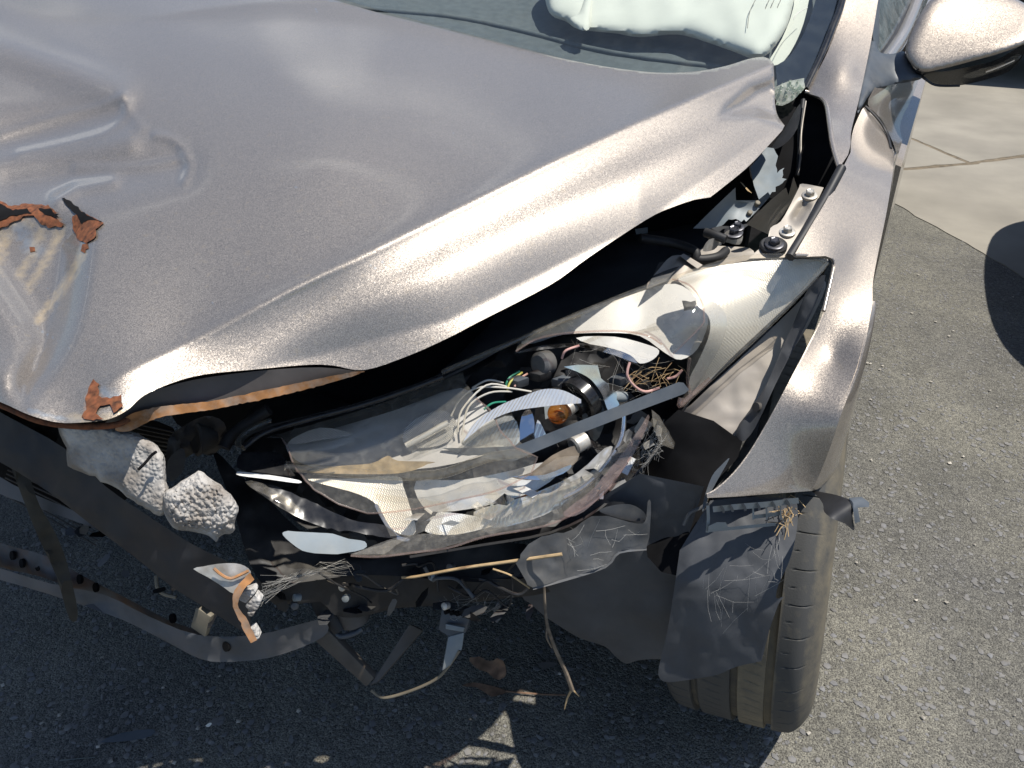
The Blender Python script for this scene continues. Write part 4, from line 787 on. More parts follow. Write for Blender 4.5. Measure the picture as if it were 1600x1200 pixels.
for i, (ol, off, m) in enumerate((([(585, 772), (640, 778), (700, 786), (690, 820), (640, 838), (610, 838), (596, 808)], -.002, 'lens_dirty'), ([(548, 866), (580, 855), (640, 838), (620, 852), (600, 866)], -.010, 'lens_dirty'), ([(690, 845), (730, 800), (770, 790), (820, 770), (790, 800), (740, 828)], .006, 'lens'),
                               ([(740, 836), (790, 800), (860, 770), (930, 740), (900, 770), (830, 812)], .012, 'lens_dirty'), ([(830, 740), (870, 715), (905, 712), (890, 735), (850, 752)], .004, 'lens_dirty'), ([(1018, 640), (1030, 650), (1056, 690), (1052, 702), (1032, 694), (1022, 670)], .002, 'lens_dirty'))):
    sheet('lens_fragment', jag(ol, 1, 12, i+40), HL.deeper(off), MT[m], lamp, .003, 8, None, 40, None, .008, i)
# big ridge moulded across the left lens, silt lying on it
pix_tube('lens_ridge', [(446, 728, 'd', float(HL.t((446, 728))[0])), (560, 740, 'd', float(HL.t((560, 740))[0])), (680, 742, 'd', float(HL.t((680, 742))[0])), (760, 716, 'd', float(HL.t((760, 716))[0])), (830, 706, 'd', float(HL.t((830, 706))[0]))], .006, MT['lens'], lamp, seg=10)
sheet('silt', smooth_poly([(480, 738), (530, 728), (580, 724), (606, 712), (622, 720), (680, 722), (650, 734), (600, 741)], 3), HL.deeper(.012), pbr('silt', (.33, .26, .16), .95, 0, .35, 90, .0008, 300), lamp, .003, 6, None, 40, None, .006, 3)
# inner reflectors
BOWL = Surf([(452, 690, 'z', 0.602), (560, 655, 'z', 0.614), (720, 606, 'z', 0.644), (780, 660, 'z', 0.624), (640, 690, 'z', 0.604), (490, 730, 'z', 0.594), (680, 728, 'z', 0.606)])
sheet('main_reflector', smooth_poly([(452, 690), (520, 670), (620, 640), (720, 606), (760, 640), (790, 690), (760, 710), (680, 730), (580, 735), (490, 730), (455, 712)], 3), BOWL, chrome('dull_reflector', (.80, .81, .83), .18, 0, .15, metal=.4), lamp, .003, 8, None, 40, None, .004, 3)
sheet('ribbed_reflector', smooth_poly([(456, 686), (500, 668), (548, 676), (540, 682), (500, 688), (458, 694)], 3), BOWL.deeper(-.012), MT['ribbed'], lamp, .003, 5)
sheet('ribbed_reflector', smooth_poly([(630, 690), (640, 660), (690, 640), (712, 660), (700, 690), (660, 700)], 3), BOWL.deeper(-.008), MT['ribbed'], lamp, .003, 5)
sheet('lower_reflector', smooth_poly([(480, 748), (540, 748), (620, 744), (630, 760), (640, 790), (650, 830), (632, 836), (610, 825), (590, 790), (560, 772), (510, 758)], 3), HL.deeper(.022), MT['dots'], lamp, .003, 6)
sheet('lower_reflector', smooth_poly([(650, 752), (720, 750), (800, 735), (850, 722), (880, 730), (840, 765), (760, 790), (690, 800), (660, 790)], 3), HL.deeper(.034), MT['satin'], lamp, .003, 6, None, 60, None, .004, 4)
sheet('lower_reflector', smooth_poly([(740, 800), (820, 776), (900, 740), (945, 700), (960, 706), (920, 760), (850, 805), (770, 825)], 3), HL.deeper(.028), MT['ribbed'], lamp, .003, 6, None, 60, None, .004, 8)
sheet('chrome_edge', smooth_poly([(586, 792), (592, 790), (604, 815), (622, 836), (640, 842), (632, 846), (612, 836)], 3), HL.deeper(.017), MT['chrome'], lamp, .004, 4)
sheet('side_reflector', smooth_poly([(664, 830), (680, 806), (690, 800), (740, 806), (776, 818), (740, 830), (700, 836)], 3), HL.deeper(.014), MT['dots'], lamp, .003, 5, 'bright dotted reflector scrap')
sheet('chrome_blade', np.r_[smooth_poly([(724, 690), (740, 662), (780, 634), (820, 618), (850, 608), (880, 610), (908, 624)], 4, False), smooth_poly([(908, 630), (860, 634), (800, 643), (760, 660)], 4, False)], HL.deeper(-.004), MT['ribbed'], lamp, .004, 5, 'bent chrome blade')
sheet('fan_reflector', smooth_poly([(720, 690), (760, 662), (800, 648), (812, 690), (780, 702), (745, 700)], 3), HL.deeper(.016), MT['lens_rib'], lamp, .003, 6)
sheet('fan_reflector', smooth_poly([(722, 690), (760, 664), (800, 650), (812, 690), (780, 702), (745, 702)], 3), HL.deeper(.026), MT['ribbed'], lamp, .003, 6)
RINGS = Surf([(880, 570, 'z', .690), (935, 572, 'z', .695), (975, 640, 'z', .645), (930, 650, 'z', .635), (910, 600, 'z', .67)])
sheet('bezel_ring', np.r_[smooth_poly([(881, 573), (905, 570), (934, 571)], 3, False), jag([(940, 590), (952, 605), (962, 612), (966, 628), (975, 634)], 1.5, 4, 3, False), smooth_poly([(960, 640), (950, 641), (940, 615), (922, 592), (900, 580)], 4, False)], RINGS, MT['chrome'], lamp, .004, 4, 'broken mirror-bright bezel ring')
sheet('bowl_inner', smooth_poly([(884, 578), (905, 584), (925, 602), (940, 630), (946, 655), (930, 690), (912, 660), (905, 625), (890, 600)], 3), RINGS.deeper(.012), MT['black_gloss'], lamp, .003, 5)
arc = smooth_poly([(975, 640), (972, 680), (955, 715), (930, 745), (905, 765), (880, 778)], 4, False)
tube('bezel_arc', HL.deeper(.012).pts(arc), .0034, MT['chrome'], lamp, 8, 1)
sheet('bezel_scrap', smooth_poly([(830, 738), (862, 712), (902, 696), (902, 720), (880, 734), (840, 750), (800, 746)], 3), HL.deeper(.020), pbr('rusty_bezel', (.24, .19, .14), .45, .4, .5, 40), lamp, .003, 5)
sheet('bezel_scrap', smooth_poly([(800, 744), (850, 742), (892, 726), (880, 740), (840, 750)], 3), HL.deeper(.010), MT['chrome'], lamp, .003, 5)
sheet('eyebrow', np.r_[smooth_poly([(804, 552), (840, 541), (900, 536), (950, 543), (985, 555), (996, 568)], 4, False), smooth_poly([(984, 564), (950, 552), (900, 542), (850, 546)], 4, False)], CUP.deeper(-.022), MT['chrome'], lamp, .004, 4, 'chrome edge of the torn upper reflector')
sheet('eyebrow_tongue', smooth_poly([(900, 528), (960, 526), (1010, 538), (1030, 548), (1020, 562), (1000, 568), (985, 556), (945, 545)], 3), CUP.deeper(-.019), MT['satin'], lamp, .003, 5)
# projector and bulbs
pc = HL.deeper(.045).pts((905, 625))[0]
axp = Vector((-.35, -.85, -.25))
lathe('projector_socket', Vector(pc), axp, [(-.01, .030), (.004, .030), (.006, .026), (.002, .024), (.002, .018), (.012, .017), (.013, .012), (.008, .011)], MT['black_gloss'], lamp, 28)
bc = HL.deeper(.030).pts((872, 646))[0]
bm = bmesh.new(); bmesh.ops.create_uvsphere(bm, u_segments=18, v_segments=12, radius=.0135); bv = [v.co*1.0+Vector(bc) for v in bm.verts]; bf = [tuple(v.index for v in f.verts) for f in bm.faces]; bm.free()
bulb = mesh_obj('amber_bulb', bv, bf, MT['amber'], lamp)
lathe('bulb_base', Vector(bc)+Vector((.006, .012, .0)), (.35, .85, .1), [(0, .010), (.014, .0095), (.016, .007)], MT['steel'], lamp, 16)
tube('filament', [Vector(bc)+Vector((-.004, -.002, .002)), Vector(bc)+Vector((0, .0, .004)), Vector(bc)+Vector((.005, .004, .001))], .0012, MT['rust'], lamp, 6, 3)
sheet('blue_shield', [(850, 632), (884, 630), (886, 650), (852, 655)], HL.deeper(.05), MT['bluegrey'], lamp, .003, 6)
sheet('inner_blade', smooth_poly([(812, 690), (815, 650), (828, 640), (835, 660), (832, 690)], 3), HL.deeper(.04), MT['chrome'], lamp, .004, 5)
sheet('inner_blade', smooth_poly([(836, 688), (840, 656), (852, 676), (858, 690)], 3), HL.deeper(.034), MT['ribbed'], lamp, .003, 5)
def dd(px, py, off): return (px, py, 'd', float(HL.t((px, py))[0])+off)
tb = [dd(640, 700, .016), dd(665, 684, .016), dd(690, 668, .016), dd(706, 664, .018), dd(708, 672, .019), dd(690, 686, .018), dd(655, 703, .017)]
pix_tube('bulb_tube', tb, .0062, MT['bulb_glass'], lamp, seg=12)
pix_tube('bulb_core', [dd(634, 696, .020), dd(664, 680, .020), dd(700, 660, .022)], .0036, MT['satin'], lamp, seg=10)
lathe('small_socket', HL.deeper(.03).pts((904, 692))[0], (-.4, -.8, -.1), [(-.01, .012), (.008, .012), (.010, .009), (.004, .008)], MT['steel'], lamp, 20)
lathe('grommet', HL.deeper(.05).pts((848, 568))[0], (-.3, -.8, .2), [(-.01, .016), (.006, .016), (.009, .012)], MT['grey_plastic'], lamp, 20)
lathe('adjuster', HL.deeper(.035).pts((968, 620))[0], (-.3, -.8, .4), [(-.01, .007), (.012, .007), (.014, .005)], MT['bluegrey'], lamp, 16)
for i, (px, py) in enumerate(((960, 597), (990, 605), (870, 600), (835, 590), (800, 600))):
    wc = HL.deeper(.05).pts((px, py))[0]; vs, fs = beam_geo(wc, Vector(wc)+Vector((.012, .01, .004)), (.008, 0, 0), (0, 0, .006)); bevelled('lamp_connector', vs, fs, MT['black' if i % 2 else 'slate'], lamp, .0015)
for m, pts, r_ in (('wire_white', [dd(705, 650, .03), dd(718, 625, .02), dd(745, 606, .02), dd(790, 606, .04), dd(830, 612, .06)], .0013), ('wire_white', [dd(715, 675, .02), dd(722, 640, .015), dd(760, 602, .02), dd(795, 605, .05)], .0013), ('wire_white', [dd(722, 680, .02), dd(732, 636, .015), dd(764, 614, .02), dd(800, 612, .05)], .0013),
                 ('wire_white', [dd(738, 606, .03), dd(762, 594, .03), dd(786, 598, .05)], .0013), ('wire_green', [dd(790, 604, .05), dd(796, 590, .05), dd(812, 580, .06)], .0014), ('wire_yellow', [dd(792, 612, .045), dd(798, 596, .045), dd(816, 582, .055)], .0014), ('wire_pink', [dd(804, 604, .05), dd(812, 592, .05), dd(824, 584, .06)], .0014),
                 ('wire_green', [dd(756, 640, .03), dd(770, 630, .03), dd(790, 628, .05)], .0014), ('wire_pink', [dd(984, 566, .02), dd(980, 585, .02), dd(990, 602, .02), dd(1008, 612, .02), dd(1030, 606, .02)], .0018), ('wire_pink', [dd(1042, 592, .02), dd(1056, 588, .02), dd(1066, 578, .02)], .0018), ('wire_pink', [dd(878, 560, .03), dd(884, 548, .02), dd(905, 540, .02)], .0016)):
    pix_tube('lamp_wire', pts, r_, MT[m], lamp, seg=7)
# lower and side scraps of the lamp
sheet('bezel_strip', smooth_poly([(370, 738), (378, 737), (420, 742), (466, 750), (466, 755), (420, 749), (374, 743)], 3), HL.deeper(-.004), MT['satin'], lamp, .004, 4)
sheet('lamp_nose', smooth_poly([(370, 722), (378, 708), (410, 706), (440, 710), (452, 730), (460, 746), (420, 740), (376, 734)], 3), HL.deeper(.02), MT['black_gloss'], lamp, .006, 6)
sheet('lower_bezel', jag(smooth_poly([(384, 752), (400, 748), (430, 760), (470, 776), (520, 800), (560, 815), (600, 820), (620, 842), (560, 832), (500, 822), (460, 805), (425, 785)], 3), 1, 9, 3), HL.deeper(.010), MT['black_gloss'], lamp, .004, 6, None, 60, None, .004, 8)
sheet('lower_bezel_lip', jag(smooth_poly([(384, 750), (410, 756), (440, 772), (470, 796), (450, 792), (420, 776), (392, 762)], 3), 1, 7, 2), HL.deeper(.0), MT['lens_dirty'], lamp, .004, 5, None, 40, None, .01, 2)
sheet('bezel_tab', jag(smooth_poly([(442, 836), (450, 830), (490, 832), (520, 834), (545, 842), (570, 846), (568, 858), (520, 866), (480, 862), (462, 854)], 3), .6, 8, 2), HL.deeper(.0), MT['bluegrey'], lamp, .004, 6, 'pale grey broken tab')
TRM = Surf([(930, 750, 'z', .565), (1010, 640, 'z', .635), (960, 700, 'z', .60), (1000, 690, 'z', .59), (940, 690, 'z', .585)])
for i, ol in enumerate(([(968, 680), (985, 668), (1010, 655), (1020, 662), (1000, 690), (980, 700)], [(955, 706), (975, 690), (992, 700), (970, 724), (958, 722)], [(935, 740), (955, 722), (970, 728), (948, 752), (938, 752)], [(925, 760), (940, 752), (950, 756), (935, 774)], [(976, 660), (1000, 640), (1012, 648), (990, 664)])):
    sheet('housing_scrap', jag(ol, 1.2, 8, i), TRM.deeper(-.004*(i % 3)), MT['black' if i % 2 else 'grey_plastic'], lamp, .006, 7, None, 40, None, .02, i)
rg_ = random.Random(21)
for k in range(26):
    t_ = rg_.random(); cx = 640+t_*340+rg_.uniform(-20, 20); cy = 842-t_*110+rg_.uniform(-34, 10); L_ = rg_.uniform(14, 52); W_ = rg_.uniform(5, 16); a_ = R(-18+rg_.gauss(0, 28))
    ol = [(cx-L_/2*math.cos(a_), cy-L_/2*math.sin(a_)), (cx-W_*math.sin(a_)*rg_.uniform(.3, 1), cy-W_*math.cos(a_)*rg_.uniform(.4, 1)), (cx+L_/2*math.cos(a_), cy+L_/2*math.sin(a_)), (cx+L_*.2+W_*.5*math.sin(a_), cy+L_*.2*math.sin(a_)+W_*.6*math.cos(a_))]
    c0 = HL.t((cx, cy))[0]+rg_.uniform(-.008, .03); tx, ty_ = rg_.gauss(0, .0005), rg_.gauss(-.0004, .0006)
    sf = Surf([(q[0], q[1], 'd', c0+(q[0]-cx)*tx+(q[1]-cy)*ty_) for q in (ol[0], ol[1], ol[2])])
    sheet('lens_fragment', ol, sf, MT[rg_.choice(('lens', 'lens', 'lens_dirty', 'satin', 'chrome', 'ribbed', 'dots', 'lens', 'black_gloss'))], lamp, .002, 12)
for k in range(16):
    t_ = rg_.random(); cx = 905+t_*120+rg_.uniform(-14, 14); cy = 790-t_*130+rg_.uniform(-14, 20); L_ = rg_.uniform(12, 34); a_ = R(-50+rg_.gauss(0, 25)); W_ = rg_.uniform(5, 12)
    ol = [(cx-L_/2*math.cos(a_)-W_/2*math.sin(a_), cy-L_/2*math.sin(a_)+W_/2*math.cos(a_)), (cx-L_/2*math.cos(a_)+W_/2*math.sin(a_), cy-L_/2*math.sin(a_)-W_/2*math.cos(a_)), (cx+L_/2*math.cos(a_)+W_/2*math.sin(a_), cy+L_/2*math.sin(a_)-W_/2*math.cos(a_)), (cx+L_/2*math.cos(a_)-W_/2*math.sin(a_), cy+L_/2*math.sin(a_)+W_/2*math.cos(a_))]
    c0 = HL.t((cx, cy))[0]+rg_.uniform(0, .03); tx, ty_ = rg_.gauss(0, .0006), rg_.gauss(-.0006, .0006)
    sf = Surf([(q[0], q[1], 'd', c0+(q[0]-cx)*tx+(q[1]-cy)*ty_) for q in ol[:3]])
    sheet('housing_scrap', ol, sf, MT[rg_.choice(('black', 'grey_plastic', 'satin', 'slate', 'lens_dirty'))], lamp, .004, 12)
sheet('lens_fragment', jag(smooth_poly([(880, 800), (930, 760), (985, 690), (1005, 660), (1014, 648), (1010, 670), (980, 725), (940, 775), (900, 806)], 3), .8, 9, 6), HL.deeper(-.012), MT['lens_edge'], lamp, .003, 7)

# --- sheet metal between lamp and wing
SUP = Surf([(1066, 650, 'z', .600), (1110, 600, 'z', .640), (1215, 500, 'z', .705), (1262, 450, 'z', .735), (1250, 500, 'z', .705), (1200, 600, 'z', .640), (1150, 676, 'z', .590)])
sup = sheet('wing_support', smooth_poly([(1056, 654), (1080, 632), (1120, 594), (1180, 538), (1240, 480), (1280, 440), (1290, 450), (1262, 510), (1230, 560), (1200, 610), (1172, 660), (1158, 684), (1110, 668)], 3), SUP, pbr('support_paint', (.40, .365, .33), .55, .1, .1, 14, .0002, 300, dust=.4, dustcol=(.42, .36, .27), dscale=10, dthr=.5), CAR, .003, 7, None, 60, None, .0035, 6)
slab_px('bumper_carrier', [(1056, 652, 'z', .598), (1160, 686, 'z', .586), (1152, 726, 'z', .545), (1130, 738, 'z', .53), (1090, 722, 'z', .535), (1066, 700, 'z', .552)], .03, MT['primer_dark'], CAR, .003)
for px, py in ((1092, 697), (1118, 704)):
    lathe('bolt_hole', V(px, py, 'z', .5655), (-.3, -.8, -.3), [(-.004, .0042), (.004, .0042)], MT['shade_black'], CAR, 14)
WST = Surf([(1250, 470, 'z', .745), (1240, 560, 'z', .69), (1200, 640, 'z', .64), (1170, 690, 'z', .60), (1280, 440, 'z', .775)])
sheet('wing_stay', smooth_poly([(1264, 448), (1290, 430), (1272, 480), (1240, 545), (1212, 600), (1180, 668), (1160, 690), (1150, 672), (1172, 640), (1180, 628), (1198, 600), (1220, 548), (1242, 500)], 3), WST, MT['liner'], CAR, .003, 7, None, 40, None, .006, 5)
lathe('stay_slot', WST.deeper(-.003).pts((1184, 636))[0], (-.5, -.7, .3), [(-.003, .006), (.004, .006)], MT['primer_dark'], CAR, 14)

# --- wheel
TY = Vector((.764, 0, .316)); TR = .316; TW = .106
wheel = thing('front_wheel', None, None, (TY.x, TY.y, TY.z)); wheel.parent = CAR
wheel.rotation_euler = (0, R(-6.5), R(3))
prof = [-.98, -.955, -.92, -.86, -.80, -.74, -.66, -.60, -.54, -.525, -.51, -.46, -.41, -.395, -.38, -.33, -.28, -.22, -.16, -.10, -.05, -.015, -.002, .002, .02, .05, .08, .098, .102, .115, .15, .19, .23, .27, .31, .35, .39, .415, .428, .432, .45, .48, .51, .528, .532, .545, .57, .60, .64, .67, .70, .76, .82, .88, .93, .97, .985]
NA = 1512; vs = []; fs = []; wear = []
GR = (-.46, .05, .48); GWD = .050
for ia in range(NA):
    a = 2*math.pi*ia/NA
    for u in prof:
        au = abs(u); rr = TR-.0055*au**3
        if au > .72: rr -= .030*((au-.72)/.28)**2
        dep = 0
        for gi, gx in enumerate(GR):
            if abs(u-gx) < GWD: dep = .0075
        if u > .50 and u < .93:                       # shoulder sipes, long and short by turns
            ph = (a/(2*math.pi)*42) % 1
            if abs(ph-.5) < .019 and u > .60 and u < .88: dep = .0028
            if (ph < .025 or ph > .975) and .60 < u < .67: dep = .0022
        if -.40 < u < -.02 or .11 < u < .42:
            ph = ((a/(2*math.pi)*100)+u*1.6) % 1
            if abs(ph-.5) < .06 and (-.38 < u < -.15 or .18 < u < .38): dep = .0016
        if u < -.50:
            ph = (a/(2*math.pi)*66+.3) % 1
            if abs(ph-.5) < .03 and -.9 < u < -.58: dep = .0028
        r2 = rr-dep
        vs.append(Vector((u*TW, -math.cos(a)*r2, math.sin(a)*r2)))
        wear.append((.22 if dep > .002 else 0)+(.34 if .08 < u < .44 else (.1 if .44 <= u < .56 else -.10))+(.22 if u > .86 else 0))
n = len(prof)
for ia in range(NA):
    ja = (ia+1) % NA
    for k in range(n-1): fs.append((ia*n+k, ia*n+k+1, ja*n+k+1, ja*n+k))
nb = len(vs)
side = [(1.02, .274), (1.05, .254), (1.03, .235), (.92, .215), (.80, .208)]
for s in (1, -1):
    prev = [ia*n+(n-1 if s > 0 else 0) for ia in range(NA)]; st = 6
    for (u, rr) in side:
        b0 = len(vs)
        for ia in range(NA):
            a = 2*math.pi*ia/NA; vs.append(Vector((s*u*TW, -math.cos(a)*rr, math.sin(a)*rr))); wear.append(.25)
        cur = list(range(b0, b0+NA))
        for ia in range(NA):
            ja = (ia+1) % NA; f = (prev[ia], cur[ia], cur[ja], prev[ja]); fs.append(f if s > 0 else f[::-1])
        prev = cur
ty = mesh_obj('tyre', vs, fs, MT['tyre'], wheel, True, 50, local=True)
bm = bmesh.new(); bm.from_mesh(ty.data); bmesh.ops.recalc_face_normals(bm, faces=bm.faces); bm.to_mesh(ty.data); bm.free()
ca = ty.data.color_attributes.new('wear', 'FLOAT_COLOR', 'POINT'); wv = np.array(wear, np.float32); ca.data.foreach_set('color', np.c_[wv, wv, wv, np.ones_like(wv)].ravel())
lathe('rim', TY, (1, 0, 0), [(-.085, .212), (-.085, .20), (-.02, .195), (.0, .06), (.02, .05), (.025, .185), (.083, .205), (.083, .213)], MT['satin'], wheel, 40)
for k in range(5):
    a = 2*math.pi*k/5; u_ = Vector((0, math.cos(a), math.sin(a))); w_ = Vector((0, -math.sin(a), math.cos(a)))
    vs, fs = beam_geo(TY+Vector((.058, 0, 0))+u_*.03, TY+Vector((.070, 0, 0))+u_*.20, w_*.024, Vector((.012, 0, 0))); bevelled('spoke', vs, fs, MT['satin'], wheel, .005)
lathe('hub_cap', TY, (1, 0, 0), [(.04, .045), (.07, .045), (.076, .036), (.078, .0)], MT['satin'], wheel, 28)

# --- arch liner, clips, flap
LIN = Surf([(815, 930, 'y', -.36), (900, 985, 'y', -.345), (980, 1035, 'y', -.335), (850, 860, 'y', -.36), (1000, 860, 'y', -.33), (1040, 980, 'y', -.335), (1040, 830, 'y', -.32)])
liner = thing('wheel_arch_liner', None, None); liner.parent = CAR
sheet('splash_panel', np.r_[smooth_poly([(812, 922), (818, 936), (830, 944), (850, 962), (880, 982), (908, 998), (945, 1010), (962, 1026), (978, 1037), (996, 1032), (1016, 1030)], 3, False), np.array([(1060, 1030), (1070, 940), (1075, 840), (1100, 760), (1000, 740), (900, 800), (820, 860)])], LIN.deeper(.025), MT['liner'], liner, .003, 10, None, 40, None, .006, 2)
LIN2 = Surf([(1040, 1050, 'y', -.372), (1060, 900, 'y', -.345), (1110, 1056, 'y', -.372), (1190, 1033, 'y', -.362), (1215, 950, 'y', -.348), (1240, 800, 'y', -.272), (1100, 840, 'y', -.315), (1230, 880, 'y', -.318), (1170, 780, 'y', -.27)])
sheet('front_liner', np.r_[smooth_poly([(1062, 860), (1052, 930), (1042, 990), (1030, 1040), (1030, 1058), (1044, 1066), (1090, 1060), (1122, 1054), (1150, 1042), (1190, 1033)], 3, False), smooth_poly([(1202, 985), (1216, 945), (1225, 932), (1213, 935), (1216, 915), (1232, 880), (1242, 845), (1247, 806), (1244, 778)], 3, False), np.array([(1180, 776), (1110, 782)])], LIN2, MT['liner'], liner, .003, 8, None, 40, None, .004, 6)
sheet('arch_inner', smooth_poly([(1004, 770), (1010, 710), (1060, 640), (1160, 690), (1130, 740), (1105, 775), (1110, 860), (1060, 900), (1012, 870)], 2), Surf([(1000, 760, 'y', -.245), (1060, 660, 'y', -.215), (1150, 700, 'y', -.20), (1110, 860, 'y', -.318)]), MT['shade_black'], liner, .004, 12, None, 40, None, .003, 3)  # shade cast by the wing is carried by the near-black colour
sheet('liner_return', smooth_poly([(1098, 800), (1100, 780), (1112, 745), (1126, 728), (1140, 716), (1120, 752), (1108, 775)], 3), FEN.deeper(.012), MT['slate'], liner, .003, 5)
lathe('push_clip', V(1077, 774, 'y', -.28), (.45, -.55, .5), [(-.008, .0035), (.004, .0035), (.0045, .0055), (.007, .0055)], MT['steel'], liner, 14)
CLP = Surf([(1105, 790, 'z', .585), (1245, 776, 'z', .585), (1240, 816, 'z', .545), (1105, 830, 'z', .542)]).deeper(-.035)
clip = thing('bumper_clip_rail', None, None); clip.parent = CAR
def strip(name, p, wpx, surf, mat, parent, thick=.006, step=5):
    P = np.array(p, float); T = np.gradient(P, axis=0); N = np.c_[-T[:, 1], T[:, 0]]/np.hypot(T[:, 0], T[:, 1])[:, None]*wpx/2
    return sheet(name, np.r_[P+N, (P-N)[::-1]], surf, mat, parent, thick, step)
strip('clip_bar', [(1114, 796), (1150, 792), (1200, 788), (1248, 782)], 9, CLP.deeper(-.004), MT['bluegrey'], clip, .012)
strip('clip_bar', [(1106, 829), (1140, 826), (1180, 822), (1212, 819)], 5, CLP, MT['bluegrey'], clip, .010)
strip('clip_bar', [(1106, 790), (1107, 810), (1105, 832)], 5, CLP, MT['bluegrey'], clip, .010)
for x0 in (1176, 1197, 1219): strip('clip_bar', [(x0, 790), (x0+1, 800), (x0+1, 812)], 3, CLP.deeper(.002), MT['bluegrey'], clip, .014, 3)
strip('clip_bar', [(1176, 808), (1200, 805), (1220, 802)], 6, CLP.deeper(.008), MT['bluegrey'], clip, .010)
sheet('clip_foot', [(1107, 822), (1120, 816), (1134, 816), (1138, 824), (1106, 831)], CLP.deeper(-.006), MT['bluegrey'], clip, .012, 4)
for x0, y0 in ((1126, 790), (1140, 789), (1160, 787), (1182, 786), (1206, 784), (1228, 781)): strip('clip_tooth', [(x0, y0), (x0+4, y0+6), (x0+5, y0+11)], 4, CLP.deeper(-.010), MT['slate'], clip, .008, 3)
FLP = Surf([(1275, 770, 'z', .575), (1330, 785, 'y', -.30), (1354, 790, 'y', -.29), (1332, 826, 'y', -.315), (1295, 805, 'y', -.33)])
sheet('rubber_flap', smooth_poly([(1268, 766), (1285, 769), (1305, 773), (1326, 780), (1335, 790), (1332, 806), (1335, 829), (1320, 818), (1302, 811), (1288, 800), (1286, 788), (1278, 776)], 3), FLP, MT['rubber'], CAR, .003, 5, 'torn black rubber flap')
sheet('flap_tab', [(1326, 778), (1346, 776), (1358, 785), (1358, 792), (1340, 793), (1344, 815), (1336, 818), (1333, 796)], FLP.deeper(-.004), MT['slate'], CAR, .004, 5)
LST = Surf([(1080, 815, 'y', -.30), (1130, 770, 'y', -.26)])if False else None
pix_tube('torn_liner_edge', [(1068, 820, 'y', -.31), (1078, 802, 'y', -.305), (1094, 794, 'y', -.30), (1106, 786, 'y', -.295)], .0022, MT['grey_plastic'], liner, seg=6)

# --- broken bumper bracket below the lamp
BB = Surf([(810, 870, 'z', 0.500), (935, 798, 'z', 0.540), (1012, 800, 'z', 0.535), (1010, 855, 'z', 0.480), (945, 886, 'z', 0.460), (830, 916, 'z', 0.450), (900, 850, 'z', 0.495)]).deeper(-.03)
bb = sheet('bumper_bracket', np.r_[jag([(806, 880), (826, 850), (846, 838), (880, 832), (900, 824), (934, 797)], 1, 9, 4, False), smooth_poly([(950, 806), (985, 816), (1004, 818), (1010, 808), (1012, 784), (1017, 784), (1016, 820), (1010, 856), (985, 858), (966, 862), (950, 880), (930, 890), (880, 905), (832, 918), (822, 908)], 2, False)], BB, MT['grey_plastic'], CAR, .004, 7, 'snapped grey plastic bumper bracket', 40, None, .006, 4)
sheet('bracket_shelf', smooth_poly([(936, 798), (955, 790), (985, 788), (1006, 800), (1008, 812), (985, 814), (955, 806)], 3), BB.deeper(.012), MT['grey_plastic'], bb, .004, 5)
skirt('bracket_edge', smooth_poly([(1010, 856), (966, 862), (945, 884), (880, 905), (832, 918)], 3, False), BB, BB.deeper(.025), MT['grey_plastic'], bb, .003)

# --- bumper beam, foam, radiator, crossmember
BM = Surf([(95, 690, 'z', 0.650), (240, 805, 'z', 0.615), (350, 885, 'z', 0.590), (400, 905, 'z', 0.580), (0, 700, 'z', 0.625), (75, 765, 'z', 0.590), (200, 865, 'z', 0.550), (300, 930, 'z', 0.525), (385, 990, 'z', 0.500), (-200, 540, 'z', 0.650), (-200, 600, 'z', 0.610)])
beam = sheet('bumper_beam', smooth_poly([(-300, 490), (-100, 590), (20, 655), (100, 700), (165, 760), (230, 805), (300, 850), (365, 884), (384, 915), (390, 960), (396, 995), (384, 990), (330, 955), (270, 918), (210, 870), (140, 818), (75, 768), (0, 722), (-120, 660), (-300, 560)], 3), BM, MT['beam'], CAR, .05, 9, 'bare black bumper beam with rust stains', 40, None, .006, 3)
BT = Surf([(303, 888, 'z', 0.595), (330, 880, 'z', 0.602), (365, 880, 'z', 0.600), (392, 898, 'z', 0.588), (370, 915, 'z', 0.578), (366, 927, 'z', 0.570)])
bt = sheet('beam_end_plate', smooth_poly([(302, 889), (318, 885), (340, 881), (366, 880), (382, 884), (392, 893), (388, 904), (374, 914), (366, 928), (350, 918), (325, 902)], 2), BT.deeper(-.012), MT['steel'], CAR, .004, 5, 'bright bent end of the bumper beam', 40, None, .004, 5)
tube('rust_fold', BT.deeper(-.018).pts(smooth_poly([(334, 888), (346, 898), (360, 904), (376, 898), (388, 892)], 3, False)), .0016, MT['rust_orange'], bt, 6, 1)
sheet('rust_edge', jag([(364, 930), (372, 914), (390, 895), (398, 906), (381, 921), (374, 934), (373, 950), (384, 964), (392, 982), (402, 1000), (392, 1005), (383, 990), (373, 968), (364, 948)], .8, 6, 9), BT.deeper(-.018), MT['rust_orange'], bt, .003, 4, None, 40, None, .004, 2)
for i, ol in enumerate(([(372, 938), (378, 926), (396, 920), (400, 926), (384, 944)], [(382, 948), (398, 930), (408, 940), (402, 954), (390, 956)], [(385, 958), (400, 955), (394, 965), (388, 964)], [(388, 985), (396, 982), (405, 998), (396, 1004)])):
    c = [(a, b, 'z', .572-.0008*(b-930)) for a, b in ol]; slab_px('broken_foam', c, .012, MT['foam'], CAR, .002)
FO = Surf([(95, 670, 'z', 0.685), (240, 680, 'z', 0.695), (262, 750, 'z', 0.650), (130, 735, 'z', 0.640), (200, 780, 'z', 0.625)])
